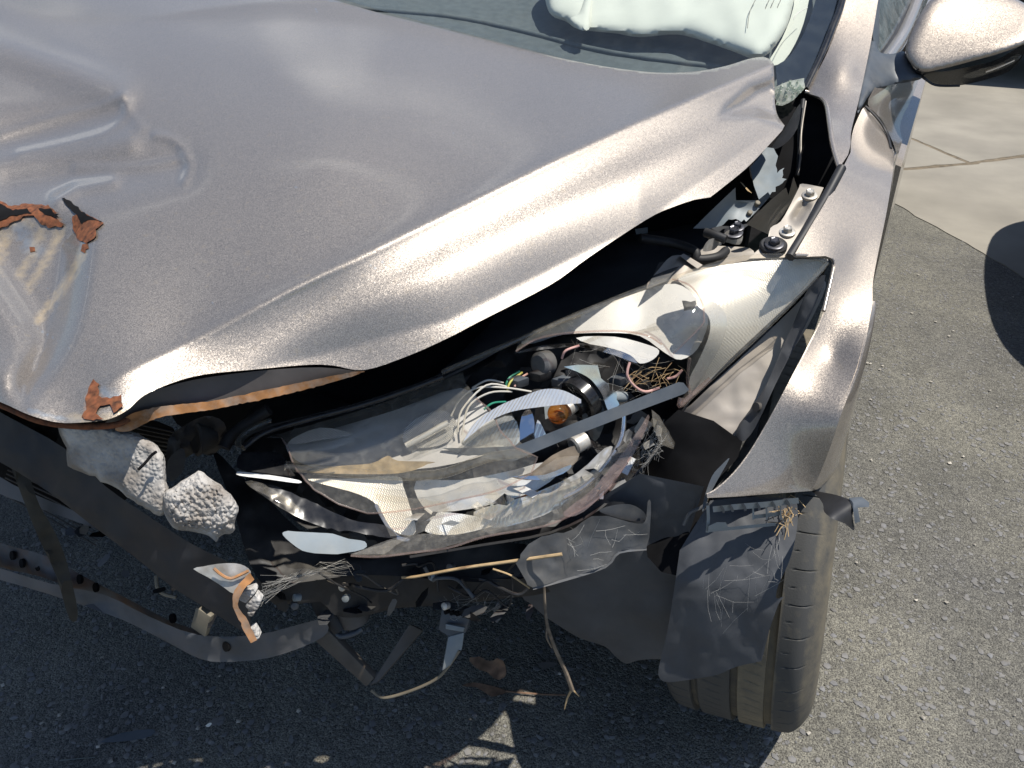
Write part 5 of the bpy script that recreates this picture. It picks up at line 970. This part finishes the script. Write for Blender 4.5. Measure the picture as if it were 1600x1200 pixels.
foam1 = pillow('foam_absorber', jag(smooth_poly([(90, 668), (120, 660), (200, 672), (238, 690), (256, 712), (260, 745), (262, 790), (250, 806), (215, 788), (180, 762), (140, 742), (106, 728), (104, 700)], 3), 1.5, 7, 3), FO, MT['foam'], CAR, .020, .03, 12, 4.5, 'dirty slab of torn white foam', .0022, 3, .05)
FO2 = Surf([(255, 780, 'z', 0.640), (310, 735, 'z', 0.665), (372, 790, 'z', 0.640), (335, 845, 'z', 0.600), (280, 825, 'z', 0.610)])
# every bead of the broken face is real relief
def beads(name, ol, surf, parent, label):
    P2, F = tri_poly(ol, 2.2); d = ray(P2)
    rg = np.random.default_rng(5); ctr = []
    lo, hi = np.min(ol, 0), np.max(ol, 0)
    for _ in range(2600):
        c = rg.uniform(lo, hi)
        if all((c[0]-q[0])**2+(c[1]-q[1])**2 > 4.7**2 for q in ctr): ctr.append(c)
    ctr = np.array(ctr); dm = np.sqrt(((P2[:, None]-ctr[None])**2).sum(-1)); k = dm.argmin(1); dd_ = dm.min(1); jit = rg.uniform(-.002, .002, len(ctr))[k]
    e = np.clip(dist_poly(P2, ol)/22, 0, 1); f = np.sqrt(np.maximum(1-(1-e)**2, 0))
    h = .020*f+np.sqrt(np.maximum(1-(dd_/3.9)**2, 0))*.0028+jit*f
    base = surf.pts(P2)
    o = build_sheet(name, P2, F, base-d*h[:, None], base+d*(.03*f+.001)[:, None], MT['foam'], parent, 60); o['label'] = label; return o
beads('foam_block', jag(smooth_poly([(256, 770), (275, 758), (300, 742), (314, 736), (330, 748), (352, 764), (372, 792), (368, 812), (364, 832), (345, 836), (338, 847), (326, 838), (300, 830), (276, 828), (262, 812), (254, 792)], 3), 1.5, 6, 4), FO2, CAR, 'broken end of white foam showing its beads')
pix_tube('foam_crack', [(216, 734, 'z', 0.683), (228, 722, 'z', 0.690), (236, 712, 'z', 0.695), (244, 706, 'z', 0.700)], .0016, MT['shade_black'], foam1, seg=6)
# radiator
RD = Surf([(215, 655, 'z', .62), (280, 690, 'z', .59), (230, 700, 'z', .55), (0, 620, 'z', .60), (0, 760, 'z', .45)])
rad = sheet('radiator', smooth_poly([(-200, 480), (30, 640), (200, 652), (270, 668), (285, 720), (250, 730), (150, 820), (100, 800), (-200, 620)], 2), RD.deeper(.06), MT['shade_black'], CAR, .02, 18)
for k in range(9):
    a = (212+k*1.5, 662+k*7.0); b = (276+k*.8, 676+k*6.2); tube('fin', RD.deeper(.045).pts([a, b]), .0013, MT['primer_dark'], rad, 6, 1)
for k in range(10):
    a = (0+k*2, 770-k*6); b = (150+k*3, 852-k*7); tube('fin', RD.deeper(.05).pts([a, ((a[0]+b[0])/2, (a[1]+b[1])/2-2), b]), .0012, MT['primer_dark'], rad, 6, 1)
sheet('radiator_support', smooth_poly([(262, 690), (280, 670), (320, 650), (350, 660), (352, 690), (330, 712), (310, 706), (285, 720), (262, 745)], 3), Surf([(262, 690, 'z', .60), (350, 660, 'z', .62), (310, 710, 'z', .57), (270, 740, 'z', .56)]), MT['primer_dark'], CAR, .004, 7, None, 40, None, .02, 4)
sheet('horn_bracket', smooth_poly([(262, 720), (284, 700), (290, 716), (284, 738), (266, 752)], 3), Surf([(262, 720, 'z', .60), (290, 716, 'z', .60), (266, 752, 'z', .57)]), MT['grey_plastic'], CAR, .003, 6)
lathe('horn', V(312, 686, 'z', .60), (-.4, -.8, .3), [(-.02, .012), (0, .020), (.004, .022), (.006, .018), (.003, .008)], MT['primer_dark'], CAR, 24)
pix_tube('bonnet_catch', [(350, 700, 'z', .60), (362, 680, 'z', .61), (390, 660, 'z', .625), (420, 640, 'z', .64)], .008, MT['black'], CAR, seg=10)
sheet('front_panel', smooth_poly([(330, 700), (372, 740), (420, 780), (470, 830), (560, 870), (700, 850), (820, 850), (830, 900), (750, 910), (620, 900), (540, 900), (430, 915), (400, 900), (380, 850), (360, 780)], 2), Surf([(372, 740, 'z', .56), (560, 880, 'z', .47), (820, 860, 'z', .47), (430, 915, 'z', .48), (700, 910, 'z', .44)]).deeper(.05), MT['black'], CAR, .01, 11, None, 60, None, .008, 6)
sheet('front_panel_lower', smooth_poly([(400, 905), (500, 895), (640, 895), (760, 905), (830, 905), (860, 925), (790, 935), (700, 946), (620, 950), (560, 965), (520, 960), (500, 940), (430, 945)], 2), Surf([(400, 905, 'z', .47), (640, 900, 'z', .43), (830, 910, 'z', .43), (560, 960, 'z', .38), (720, 940, 'z', .39)]).deeper(.03), MT['black'], CAR, .008, 9, None, 60, None, .008, 9)
CR = Surf([(0, 865, 'z', .33), (120, 915, 'z', .325), (300, 985, 'z', .32), (420, 1000, 'z', .32), (510, 975, 'z', .335), (330, 1030, 'z', .285), (500, 995, 'z', .31), (160, 930, 'z', .30), (0, 900, 'z', .29)])
sheet('crossmember', smooth_poly([(-120, 800), (0, 848), (70, 868), (130, 900), (200, 936), (270, 972), (330, 992), (290, 1000), (220, 965), (140, 930), (60, 900), (0, 886), (-120, 840)], 3), CR.deeper(.03), MT['cross'], CAR, .03, 9, 'lower crossmember spotted with rust', 40, None, .012, 3)
sheet('lower_lip', smooth_poly([(-120, 850), (0, 888), (80, 912), (165, 930), (230, 962), (310, 992), (400, 992), (470, 975), (505, 968), (512, 988), (480, 1008), (420, 1028), (360, 1034), (314, 1030), (255, 1000), (190, 968), (100, 936), (0, 906), (-120, 876)], 3), CR.deeper(-.01), MT['band'], CAR, .004, 8, None, 40, None, .010, 6)
for i, (px, py) in enumerate(((60, 885), (35, 880), (125, 905), (150, 918), (270, 966), (20, 868), (354, 1010))):
    lathe('drain_hole', CR.deeper(.028 if i < 6 else -.012).pts((px, py))[0], (-.2, -.8, .4), [(-.002, .007), (.002, .007)], MT['shade_black'], CAR, 14)
slab_px('tan_tag', [(306, 949, 'z', .40), (329, 964, 'z', .395), (320, 996, 'z', .36), (297, 980, 'z', .365)], .008, MT['tan'], CAR, .002)
sheet('hanging_strap', smooth_poly([(-10, 640), (20, 660), (45, 740), (62, 790), (85, 830), (105, 880), (122, 960), (108, 966), (88, 900), (60, 840), (36, 780), (5, 700), (-14, 670)], 3), Surf([(0, 650, 'z', .60), (60, 800, 'z', .47), (115, 960, 'z', .30), (40, 720, 'z', .54)]).deeper(-.03), pbr('strap', (.045, .040, .030), .8, 0, .4, 30, .0006, 200), CAR, .006, 8, None, 40, None, .012, 4)
sheet('grille_scrap', smooth_poly([(0, 640), (60, 655), (90, 670), (84, 700), (60, 735), (20, 720), (0, 700)], 3), Surf([(0, 640, 'z', .62), (90, 680, 'z', .61), (20, 720, 'z', .57)]), MT['primer_dark'], CAR, .005, 8, None, 40, None, .012, 2)
sheet('grille_scrap', smooth_poly([(-60, 690), (0, 745), (60, 775), (120, 800), (165, 826), (175, 834), (110, 812), (50, 790), (0, 772), (-60, 740)], 3), Surf([(0, 750, 'z', .50), (160, 830, 'z', .46), (0, 775, 'z', .48), (-60, 700, 'z', .52)]), MT['band'], CAR, .004, 7)
pix_tube('cable_loop', [(244, 900, 'z', .40), (246, 918, 'z', .39), (256, 928, 'z', .38), (275, 933, 'z', .375)], .0025, MT['tan'], CAR, seg=7)
# chassis leg, hoses, hanging connector
pix_tube('radiator_hose', [(500, 895, 'z', .40), (502, 930, 'z', .36), (512, 955, 'z', .335), (530, 980, 'z', .31)], .016, MT['black'], CAR, seg=14)
pix_tube('radiator_hose', [(540, 900, 'z', .38), (545, 940, 'z', .345), (555, 970, 'z', .315)], .022, MT['primer_dark'], CAR, seg=16)
pix_tube('hose_clamp', [(512, 980, 'z', .318), (530, 994, 'z', .305), (552, 990, 'z', .31), (566, 982, 'z', .315)], .0042, MT['slate'], CAR, seg=8)
slab_px('chassis_leg', [(490, 1000, 'z', .30), (512, 985, 'z', .32), (585, 1060, 'z', .25), (572, 1074, 'z', .235)], .012, MT['primer_dark'], CAR, .003)
slab_px('chassis_leg', [(576, 1072, 'z', .235), (590, 1066, 'z', .24), (660, 985, 'z', .28), (640, 975, 'z', .30)], .012, MT['primer_dark'], CAR, .003)
sheet('undertray', smooth_poly([(500, 950), (560, 960), (640, 945), (720, 935), (830, 930), (815, 1000), (700, 985), (640, 1000), (570, 1060), (520, 1010)], 2), Surf([(500, 950, 'y', -.1), (830, 930, 'y', -.05), (570, 1060, 'y', -.15), (700, 985, 'y', -.05)]), MT['shade_black'], CAR, .004, 14)
slab_px('wire_connector', [(690, 948, 'z', .36), (738, 955, 'z', .36), (728, 990, 'z', .325), (700, 995, 'z', .325), (684, 985, 'z', .33)], .02, MT['slate'], CAR, .004)
slab_px('connector_latch', [(696, 975, 'z', .345), (726, 981, 'z', .345), (724, 988, 'z', .338), (696, 983, 'z', .338)], .004, MT['bluegrey'], CAR, .001)
slab_px('connector_foot', [(700, 995, 'z', .325), (726, 988, 'z', .33), (722, 1015, 'z', .305), (704, 1040, 'z', .285), (690, 1050, 'z', .28)], .01, MT['bluegrey'], CAR, .003)
for k in range(5): lathe('connector_pin', V(698+k*9, 956+k*1.5, 'z', .362), (-.2, -.8, .4), [(-.004, .0032), (.003, .0032)], MT['shade_black'], CAR, 10)
pix_tube('loose_cable', [(580, 1078, 'z', .235), (600, 1090, 'z', .225), (640, 1080, 'z', .235), (680, 1062, 'z', .255), (700, 1042, 'z', .28), (718, 1016, 'z', .305)], .0022, MT['tan'], CAR, seg=7)

CLUT = Surf([(100, 760, 'z', .52), (300, 960, 'z', .40), (420, 900, 'z', .46), (560, 930, 'z', .40), (800, 920, 'z', .42), (700, 985, 'z', .36), (480, 960, 'z', .38)])
rc = random.Random(33)
for k in range(46):
    if k < 32: cx, cy = rc.uniform(430, 830), 0
    else: cx, cy = rc.uniform(110, 340), 0
    cy = (rc.uniform(885, 965) if k < 32 else rc.uniform(800+(cx-110)*.55, 850+(cx-110)*.6)); L_ = rc.uniform(14, 46); W_ = rc.uniform(5, 17); a_ = R(rc.gauss(-10, 40)); n_ = rc.randint(5, 8)
    ol = []
    for q in range(n_):
        b_ = 2*math.pi*q/n_; r_ = rc.uniform(.6, 1.1); x_, y_ = L_/2*math.cos(b_)*r_, W_*math.sin(b_)*r_*.7; ol.append((cx+x_*math.cos(a_)-y_*math.sin(a_), cy+x_*math.sin(a_)+y_*math.cos(a_)))
    c0 = CLUT.t((cx, cy))[0]+rc.uniform(-.01, .05); tx, ty_ = rc.gauss(0, .0007), rc.gauss(-.0008, .0008)
    sf = Surf([(q[0], q[1], 'd', c0+(q[0]-cx)*tx+(q[1]-cy)*ty_) for q in (ol[0], ol[n_//3], ol[2*n_//3])])
    sheet('plastic_scrap', ol, sf, MT[rc.choice(('black', 'black', 'primer_dark', 'grey_plastic', 'liner', 'slate', 'black_gloss', 'cross'))], CAR, .004, 9, None, 40, None, .006, k)
for k in range(9):
    x0, y0 = rc.uniform(440, 780), rc.uniform(880, 930); p_ = [(x0+q*rc.uniform(10, 26), y0+q*rc.uniform(-4, 14)+rc.gauss(0, 6)) for q in range(5)]
    pix_tube('wire', [(x, y, 'd', float(CLUT.t((x, y))[0])-.012+rc.uniform(-.01, .01)) for x, y in p_], rc.uniform(.0014, .003), MT[rc.choice(('black', 'rubber', 'slate', 'primer_dark'))], CAR, seg=7)
for k in range(7):
    lathe('clip_stub', CLUT.deeper(-.012).pts((rc.uniform(450, 800), rc.uniform(885, 950)))[0], (rc.gauss(0, .4), -.8, .5), [(-.004, .005), (.004, .005), (.005, .003)], MT[rc.choice(('bluegrey', 'steel', 'grey_plastic'))], CAR, 12)
# ------------------------------------------------------------------ loose things lying on and under the wreck
st = sheet('plastic_strip', [(806, 697), (900, 660), (1000, 621), (1060, 597), (1068, 598), (1077, 609), (1070, 615), (1000, 641), (900, 680), (832, 708)], Surf([(806, 697, 'z', .668), (1068, 598, 'z', .700), (832, 708, 'z', .658), (1077, 612, 'z', .69)]), MT['slate'], None, .006, 8)
tag(st, 'straight slate-grey plastic strip lying across the broken headlight', 'trim strip')
o = sheet('plastic_strip', [(690, 700), (740, 700), (806, 697), (832, 708), (800, 722), (730, 712)], HL.deeper(.015), MT['slate'], None, .005, 8); tag(o, 'short dull strip end seen through the left lens', 'trim strip')
tw = pix_tube('dry_stem', [(628, 902, 'z', .480), (650, 901, 'z', .484), (720, 888, 'z', .494), (800, 877, 'z', .510), (878, 866, 'z', .528)], .0016, MT['straw'], None, seg=7, r2=.0022); tag(tw, 'long pale dry stem lying level under the headlight', 'twig')
tw2 = pix_tube('dry_stem', [(770, 889, 'z', .49), (796, 898, 'z', .48), (815, 910, 'z', .47), (828, 919, 'z', .465)], .0012, MT['straw'], None, seg=6); tag(tw2, 'short pale stem hanging off the grey bumper bracket', 'twig')
tg = thing('hanging_twig', 'grey forked twig hanging below the bumper bracket', 'twig', tuple(at(890, 1088, 'z', .17)))
def child_tube(name, pts, r, mat, par, r2=None, seg=7): return tube(name, [at(*p) for p in pts], r, mat, par, seg, 5, r2)
child_tube('stem', [(850, 912, 'z', .42), (852, 950, 'z', .38), (856, 980, 'z', .35), (868, 1015, 'z', .30), (884, 1050, 'z', .255), (894, 1078, 'z', .22)], .0016, MT['twig'], tg, .0035)
child_tube('shoot', [(856, 975, 'z', .355), (854, 995, 'z', .335), (862, 1012, 'z', .31)], .0018, MT['twig'], tg, .001)
child_tube('shoot', [(894, 1076, 'z', .222), (886, 1092, 'z', .20), (882, 1108, 'z', .18)], .002, MT['straw'], tg, .0008)
child_tube('shoot', [(893, 1076, 'z', .222), (905, 1088, 'z', .205)], .0016, MT['straw'], tg, .0008)
lf = sheet('dead_leaf', jag(smooth_poly([(732, 1032), (748, 1026), (765, 1034), (782, 1028), (790, 1044), (788, 1058), (776, 1062), (762, 1052), (745, 1044)], 3), 2, 7, 3), Surf([(735, 1035, 'z', .03), (785, 1030, 'z', .045), (770, 1060, 'z', .02)]), MT['leaf'], None, .0015, 4, None, 40, None, .02, 6); tag(lf, 'crumpled brown dead leaf on the shaded ground', 'leaf')
lf = sheet('dead_leaf', jag(smooth_poly([(722, 1072), (740, 1066), (760, 1070), (790, 1078), (786, 1084), (768, 1088), (745, 1074)], 3), 1.2, 6, 5), Surf([(722, 1072, 'z', .006), (790, 1078, 'z', .008), (768, 1088, 'z', .006)]), MT['leaf'], None, .0012, 4, None, 40, None, .008, 2); tag(lf, 'flat curled leaf strip just below the crumpled brown leaf', 'leaf')
lf = tube('dead_leaf', [at(790, 1080, 'z', .008), at(820, 1083, 'z', .006), at(850, 1085, 'z', .008), at(884, 1086, 'z', .01)], .0016, MT['leaf'], None, 6, 5); tag(lf, 'thin leaf stalk leading from the leaf to the twig', 'leaf')
def shard(ol, mat, lab, cat='shard', z=.004, name='plastic_shard', r=.002):
    o = sheet(name, smooth_poly(ol, 2), Surf([(ol[0][0], ol[0][1], 'z', z), (ol[1][0], ol[1][1], 'z', z+.002), (ol[2][0], ol[2][1], 'z', z)]), MT[mat], None, .0015, 6, None, 40, None, r, 3); tag(o, lab, cat); return o
shard([(156, 1160), (190, 1145), (240, 1139), (236, 1150), (205, 1157)], 'slate', 'dark blue-grey leaf-shaped shard on the shaded asphalt', z=.006)
shard([(92, 1188), (110, 1186), (148, 1183), (146, 1190), (110, 1193)], 'bluegrey', 'pale shard at the edge of the lit asphalt corner', z=.005)
shard([(323, 1078), (334, 1072), (338, 1074), (328, 1081)], 'grey_plastic', 'small pinkish-grey chip on the shaded ground', z=.004)
shard([(321, 1134), (328, 1129), (331, 1131), (326, 1136)], 'airbag', 'tiny white chip on the shaded asphalt', z=.004)
shard([(840, 1036), (860, 1034), (872, 1038), (850, 1045)], 'primer_dark', 'dull scrap on the dark ground beside the hanging twig', z=.006)
shard([(452, 1150), (456, 1148), (459, 1158), (454, 1162)], 'grey_plastic', 'small grey oval chip left of the sunlit patch', z=.004)

# cobwebs: threads strung between real anchor points
def web(label, anchors, n, r=.00045, near=60, seed=1, sag=.004, name='cobweb'):
    rg = random.Random(seed); vs, fs = [], []
    A = [(a, Vector(at(*a))) for a in anchors]
    k = 0; tries = 0
    while k < n and tries < n*40:
        tries += 1
        a, b = rg.sample(A, 2)
        if math.hypot(a[0][0]-b[0][0], a[0][1]-b[0][1]) > near: continue
        p = a[1]+Vector((rg.gauss(0, .004), rg.gauss(0, .004), rg.gauss(0, .004))); q = b[1]+Vector((rg.gauss(0, .004), rg.gauss(0, .004), rg.gauss(0, .004)))
        m = (p+q)/2+Vector((rg.gauss(0, sag*.4), rg.gauss(0, sag*.4), -abs(rg.gauss(0, sag))))
        v, f = tube_geo([p, (p+m)/2+Vector((0, 0, -sag*.15)), m, (m+q)/2, q], r*.34*rg.uniform(.5, 1.2), 4); o = len(vs); vs += v; fs += [tuple(i+o for i in ff) for ff in f]; k += 1
    o = mesh_obj(name, vs, fs, MT['web'], None, True); return tag(o, label, 'cobweb')
def scatter(poly, surf, n, seed, off=-.004):
    rg = random.Random(seed); P = np.array(poly, float); lo, hi = P.min(0), P.max(0); out = []
    while len(out) < n:
        p = (rg.uniform(lo[0], hi[0]), rg.uniform(lo[1], hi[1]))
        if inside(p, P)[0]: out.append((p[0], p[1], 'd', float(surf.t(p)[0])+off+rg.uniform(-.012, .012)))
    return out
WB = Surf([(930, 790, 'z', .52), (1015, 790, 'z', .52), (985, 690, 'z', .60), (1040, 680, 'z', .62), (1020, 740, 'z', .56)])
web('dense white cobweb between headlight and bumper bracket', scatter([(930, 800), (975, 740), (1000, 680), (1040, 640), (1050, 690), (1015, 740), (1010, 790)], WB, 70, 2), 90, .00042, 52, 3)
web('loose cobweb strands over the sunlit arch liner', scatter([(1100, 900), (1180, 830), (1240, 800), (1220, 900), (1190, 960), (1130, 1000), (1100, 960)], LIN2, 44, 4, -.008), 34, .00030, 60, 5, .003)
web('cobweb strands across the inner reflectors of the headlight', scatter([(820, 540), (940, 520), (1060, 560), (1070, 610), (960, 640), (860, 620)], HL, 46, 6, .03), 34, .0003, 70, 7)
web('thin cobweb between beam end and lower front panel', [(410, 925, 'z', .555), (405, 940, 'z', .545), (412, 915, 'z', .56), (470, 895, 'z', .47), (500, 885, 'z', .47), (540, 880, 'z', .47), (545, 890, 'z', .46), (440, 905, 'z', .48)], 46, .0004, 130, 8, .003)
web('cobweb and fibres hanging over the grey bumper bracket', scatter([(880, 830), (940, 800), (1010, 830), (960, 870), (900, 880)], BB, 34, 9, -.006), 20, .0004, 50, 10)
web('tangled fibres caught on the hanging wire connector', scatter([(690, 930), (800, 920), (830, 930), (760, 960), (720, 990), (690, 980)], Surf([(690, 940, 'z', .37), (820, 925, 'z', .40), (720, 990, 'z', .33)]), 34, 11), 34, .0004, 50, 12)
vs, fs = [], []
for k in range(46):
    c = Vector(at(1225+random.gauss(0, 9), 802+random.gauss(0, 10), 'z', .566)); d = Vector((random.gauss(.1, .5), random.gauss(-.3, .4), random.gauss(-.5, .5))).normalized()*random.uniform(.01, .03)
    v, f = tube_geo([c-d*.5, c+Vector((0, 0, .003)), c+d*.5], .0005, 4); o_ = len(vs); vs += v; fs += [tuple(i+o_ for i in ff) for ff in f]
o = mesh_obj('straw_tuft', vs, fs, MT['straw'], None); tag(o, 'wispy tuft of dry straw stuck under the wing corner', 'straw')
vs, fs = [], []
for k in range(30):
    c = Vector(HL.deeper(.03).pts((random.uniform(985, 1070), random.uniform(575, 612)))[0]); d = Vector((random.gauss(.4, .4), random.gauss(.2, .3), random.gauss(.2, .3))).normalized()*random.uniform(.015, .04)
    v, f = tube_geo([c-d*.5, c+Vector((0, 0, .003)), c+d*.5], .0004, 4); o_ = len(vs); vs += v; fs += [tuple(i+o_ for i in ff) for ff in f]
o = mesh_obj('straw_tuft', vs, fs, MT['straw'], None); tag(o, 'dry straw nest inside the headlight corner', 'straw')

# ------------------------------------------------------------------ other cars of the yard
def simple_car(name, label, loc, rz, paintm, ln=4.5, group='parked cars around the wreck'):
    c = thing(name, label, 'car', loc, group); c.rotation_euler = (0, 0, rz)
    def P(name_, rings, mat, par=c):
        vs = [Vector(p) for r in rings for p in r]; n = len(rings[0]); fs = []
        for i in range(len(rings)-1):
            for k in range(n): j = (k+1) % n; fs.append((i*n+k, i*n+j, (i+1)*n+j, (i+1)*n+k))
        fs += [tuple(range(n))[::-1], tuple((len(rings)-1)*n+k for k in range(n))]
        o = mesh_obj(name_, vs, fs, mat, par, True, 32, local=True)
        bm = bmesh.new(); bm.from_mesh(o.data); bmesh.ops.recalc_face_normals(bm, faces=bm.faces); bm.to_mesh(o.data); bm.free(); return o
    def rg(x, hw, z0, z1, r=.12): return [(x, -hw+.03, z0), (x, -hw, z0+.18), (x, -hw, z1-r), (x, -hw+r, z1-.02), (x, 0, z1+.02), (x, hw-r, z1-.02), (x, hw, z1-r), (x, hw, z0+.18), (x, hw-.03, z0)]
    P('body', [rg(0, .30, .42, .60, .08), rg(.04, .52, .32, .66, .08), rg(.14, .70, .24, .70, .1), rg(.32, .82, .20, .75), rg(.7, .88, .2, .82), rg(1.25, .90, .2, .94), rg(2.4, .90, .2, .97), rg(3.6, .89, .2, .98), rg(4.2, .86, .24, .96), rg(4.42, .78, .3, .90, .1), rg(4.5, .6, .4, .8, .1)], paintm).modifiers.new('round', 'SUBSURF').render_levels = 2
    def cab(x, hw, z): return [(x, -hw, .93), (x, -hw*.86, z-.04), (x, -hw*.70, z), (x, hw*.70, z), (x, hw*.86, z-.04), (x, hw, .93)]
    P('cabin_glass', [cab(1.15, .80, .97), cab(1.9, .82, 1.38), cab(2.6, .82, 1.44), cab(3.2, .80, 1.38), cab(3.9, .78, .99)], MT['black_gloss'])
    P('roof', [[(1.85, -.56, 1.385), (1.85, .56, 1.385), (1.85, .56, 1.40), (1.85, -.56, 1.40)], [(2.5, -.58, 1.44), (2.5, .58, 1.44), (2.5, .58, 1.465), (2.5, -.58, 1.465)], [(3.25, -.55, 1.375), (3.25, .55, 1.375), (3.25, .55, 1.395), (3.25, -.55, 1.395)]], paintm)
    for sx in (-1, 1):
        P('headlamp', [[(.16, sx*.50, .58), (.16, sx*.70, .58), (.18, sx*.68, .66), (.18, sx*.50, .66)], [(.42, sx*.55, .60), (.42, sx*.84, .62), (.44, sx*.80, .73), (.44, sx*.55, .72)]], MT['chrome'])
        P('door_mirror', [[(1.55, sx*.92, .98), (1.55, sx*1.10, .98), (1.55, sx*1.10, 1.10), (1.55, sx*.92, 1.10)], [(1.66, sx*.92, .97), (1.66, sx*1.12, .97), (1.66, sx*1.12, 1.12), (1.66, sx*.92, 1.12)]], paintm)
        for xw in (.85, 3.45):
            w_ = bpy.data.objects.new('wheel', None); COL.objects.link(w_); w_.parent = c; w_.location = (xw, sx*.78, .31)
            vs, fs = [], []; pr = [(-.10, .20), (-.11, .27), (-.09, .305), (0, .312), (.09, .305), (.11, .27), (.10, .20), (.08, .19)]; S_ = 40
            for h, r_ in pr:
                for k in range(S_): a = 2*math.pi*k/S_; vs.append((r_*math.cos(a), h, r_*math.sin(a)))
            for i in range(len(pr)-1):
                for k in range(S_): j = (k+1) % S_; fs.append((i*S_+k, i*S_+j, (i+1)*S_+j, (i+1)*S_+k))
            mesh_obj('tyre', vs, fs, MT['rubber'], w_, True, 40, local=True)
            vs, fs = [], []
            for h, r_ in ((.07, .20), (.09, .19), (.06, .08), (.075, .05)):
                for k in range(S_): a = 2*math.pi*k/S_; vs.append((r_*math.cos(a), sx*h, r_*math.sin(a)))
            for i in range(3):
                for k in range(S_): j = (k+1) % S_; fs.append((i*S_+k, i*S_+j, (i+1)*S_+j, (i+1)*S_+k))
            fs.append(tuple(3*S_+k for k in range(S_))); mesh_obj('rim', vs, fs, MT['satin'], w_, True, 40, local=True)
    return c
simple_car('parked_car', 'dark parked car on the concrete beyond the door mirror', (-.95, 6.0, 0), R(4), pbr('dark_paint', (.02, .022, .028), .2, .3, .1, 20, coat=1.0))
simple_car('parked_car', 'second parked car standing at right angles beside the wreck', (1.40, 2.02, 0), R(0), pbr('grey_paint', (.10, .11, .12), .25, .5, .1, 20, coat=1.0))
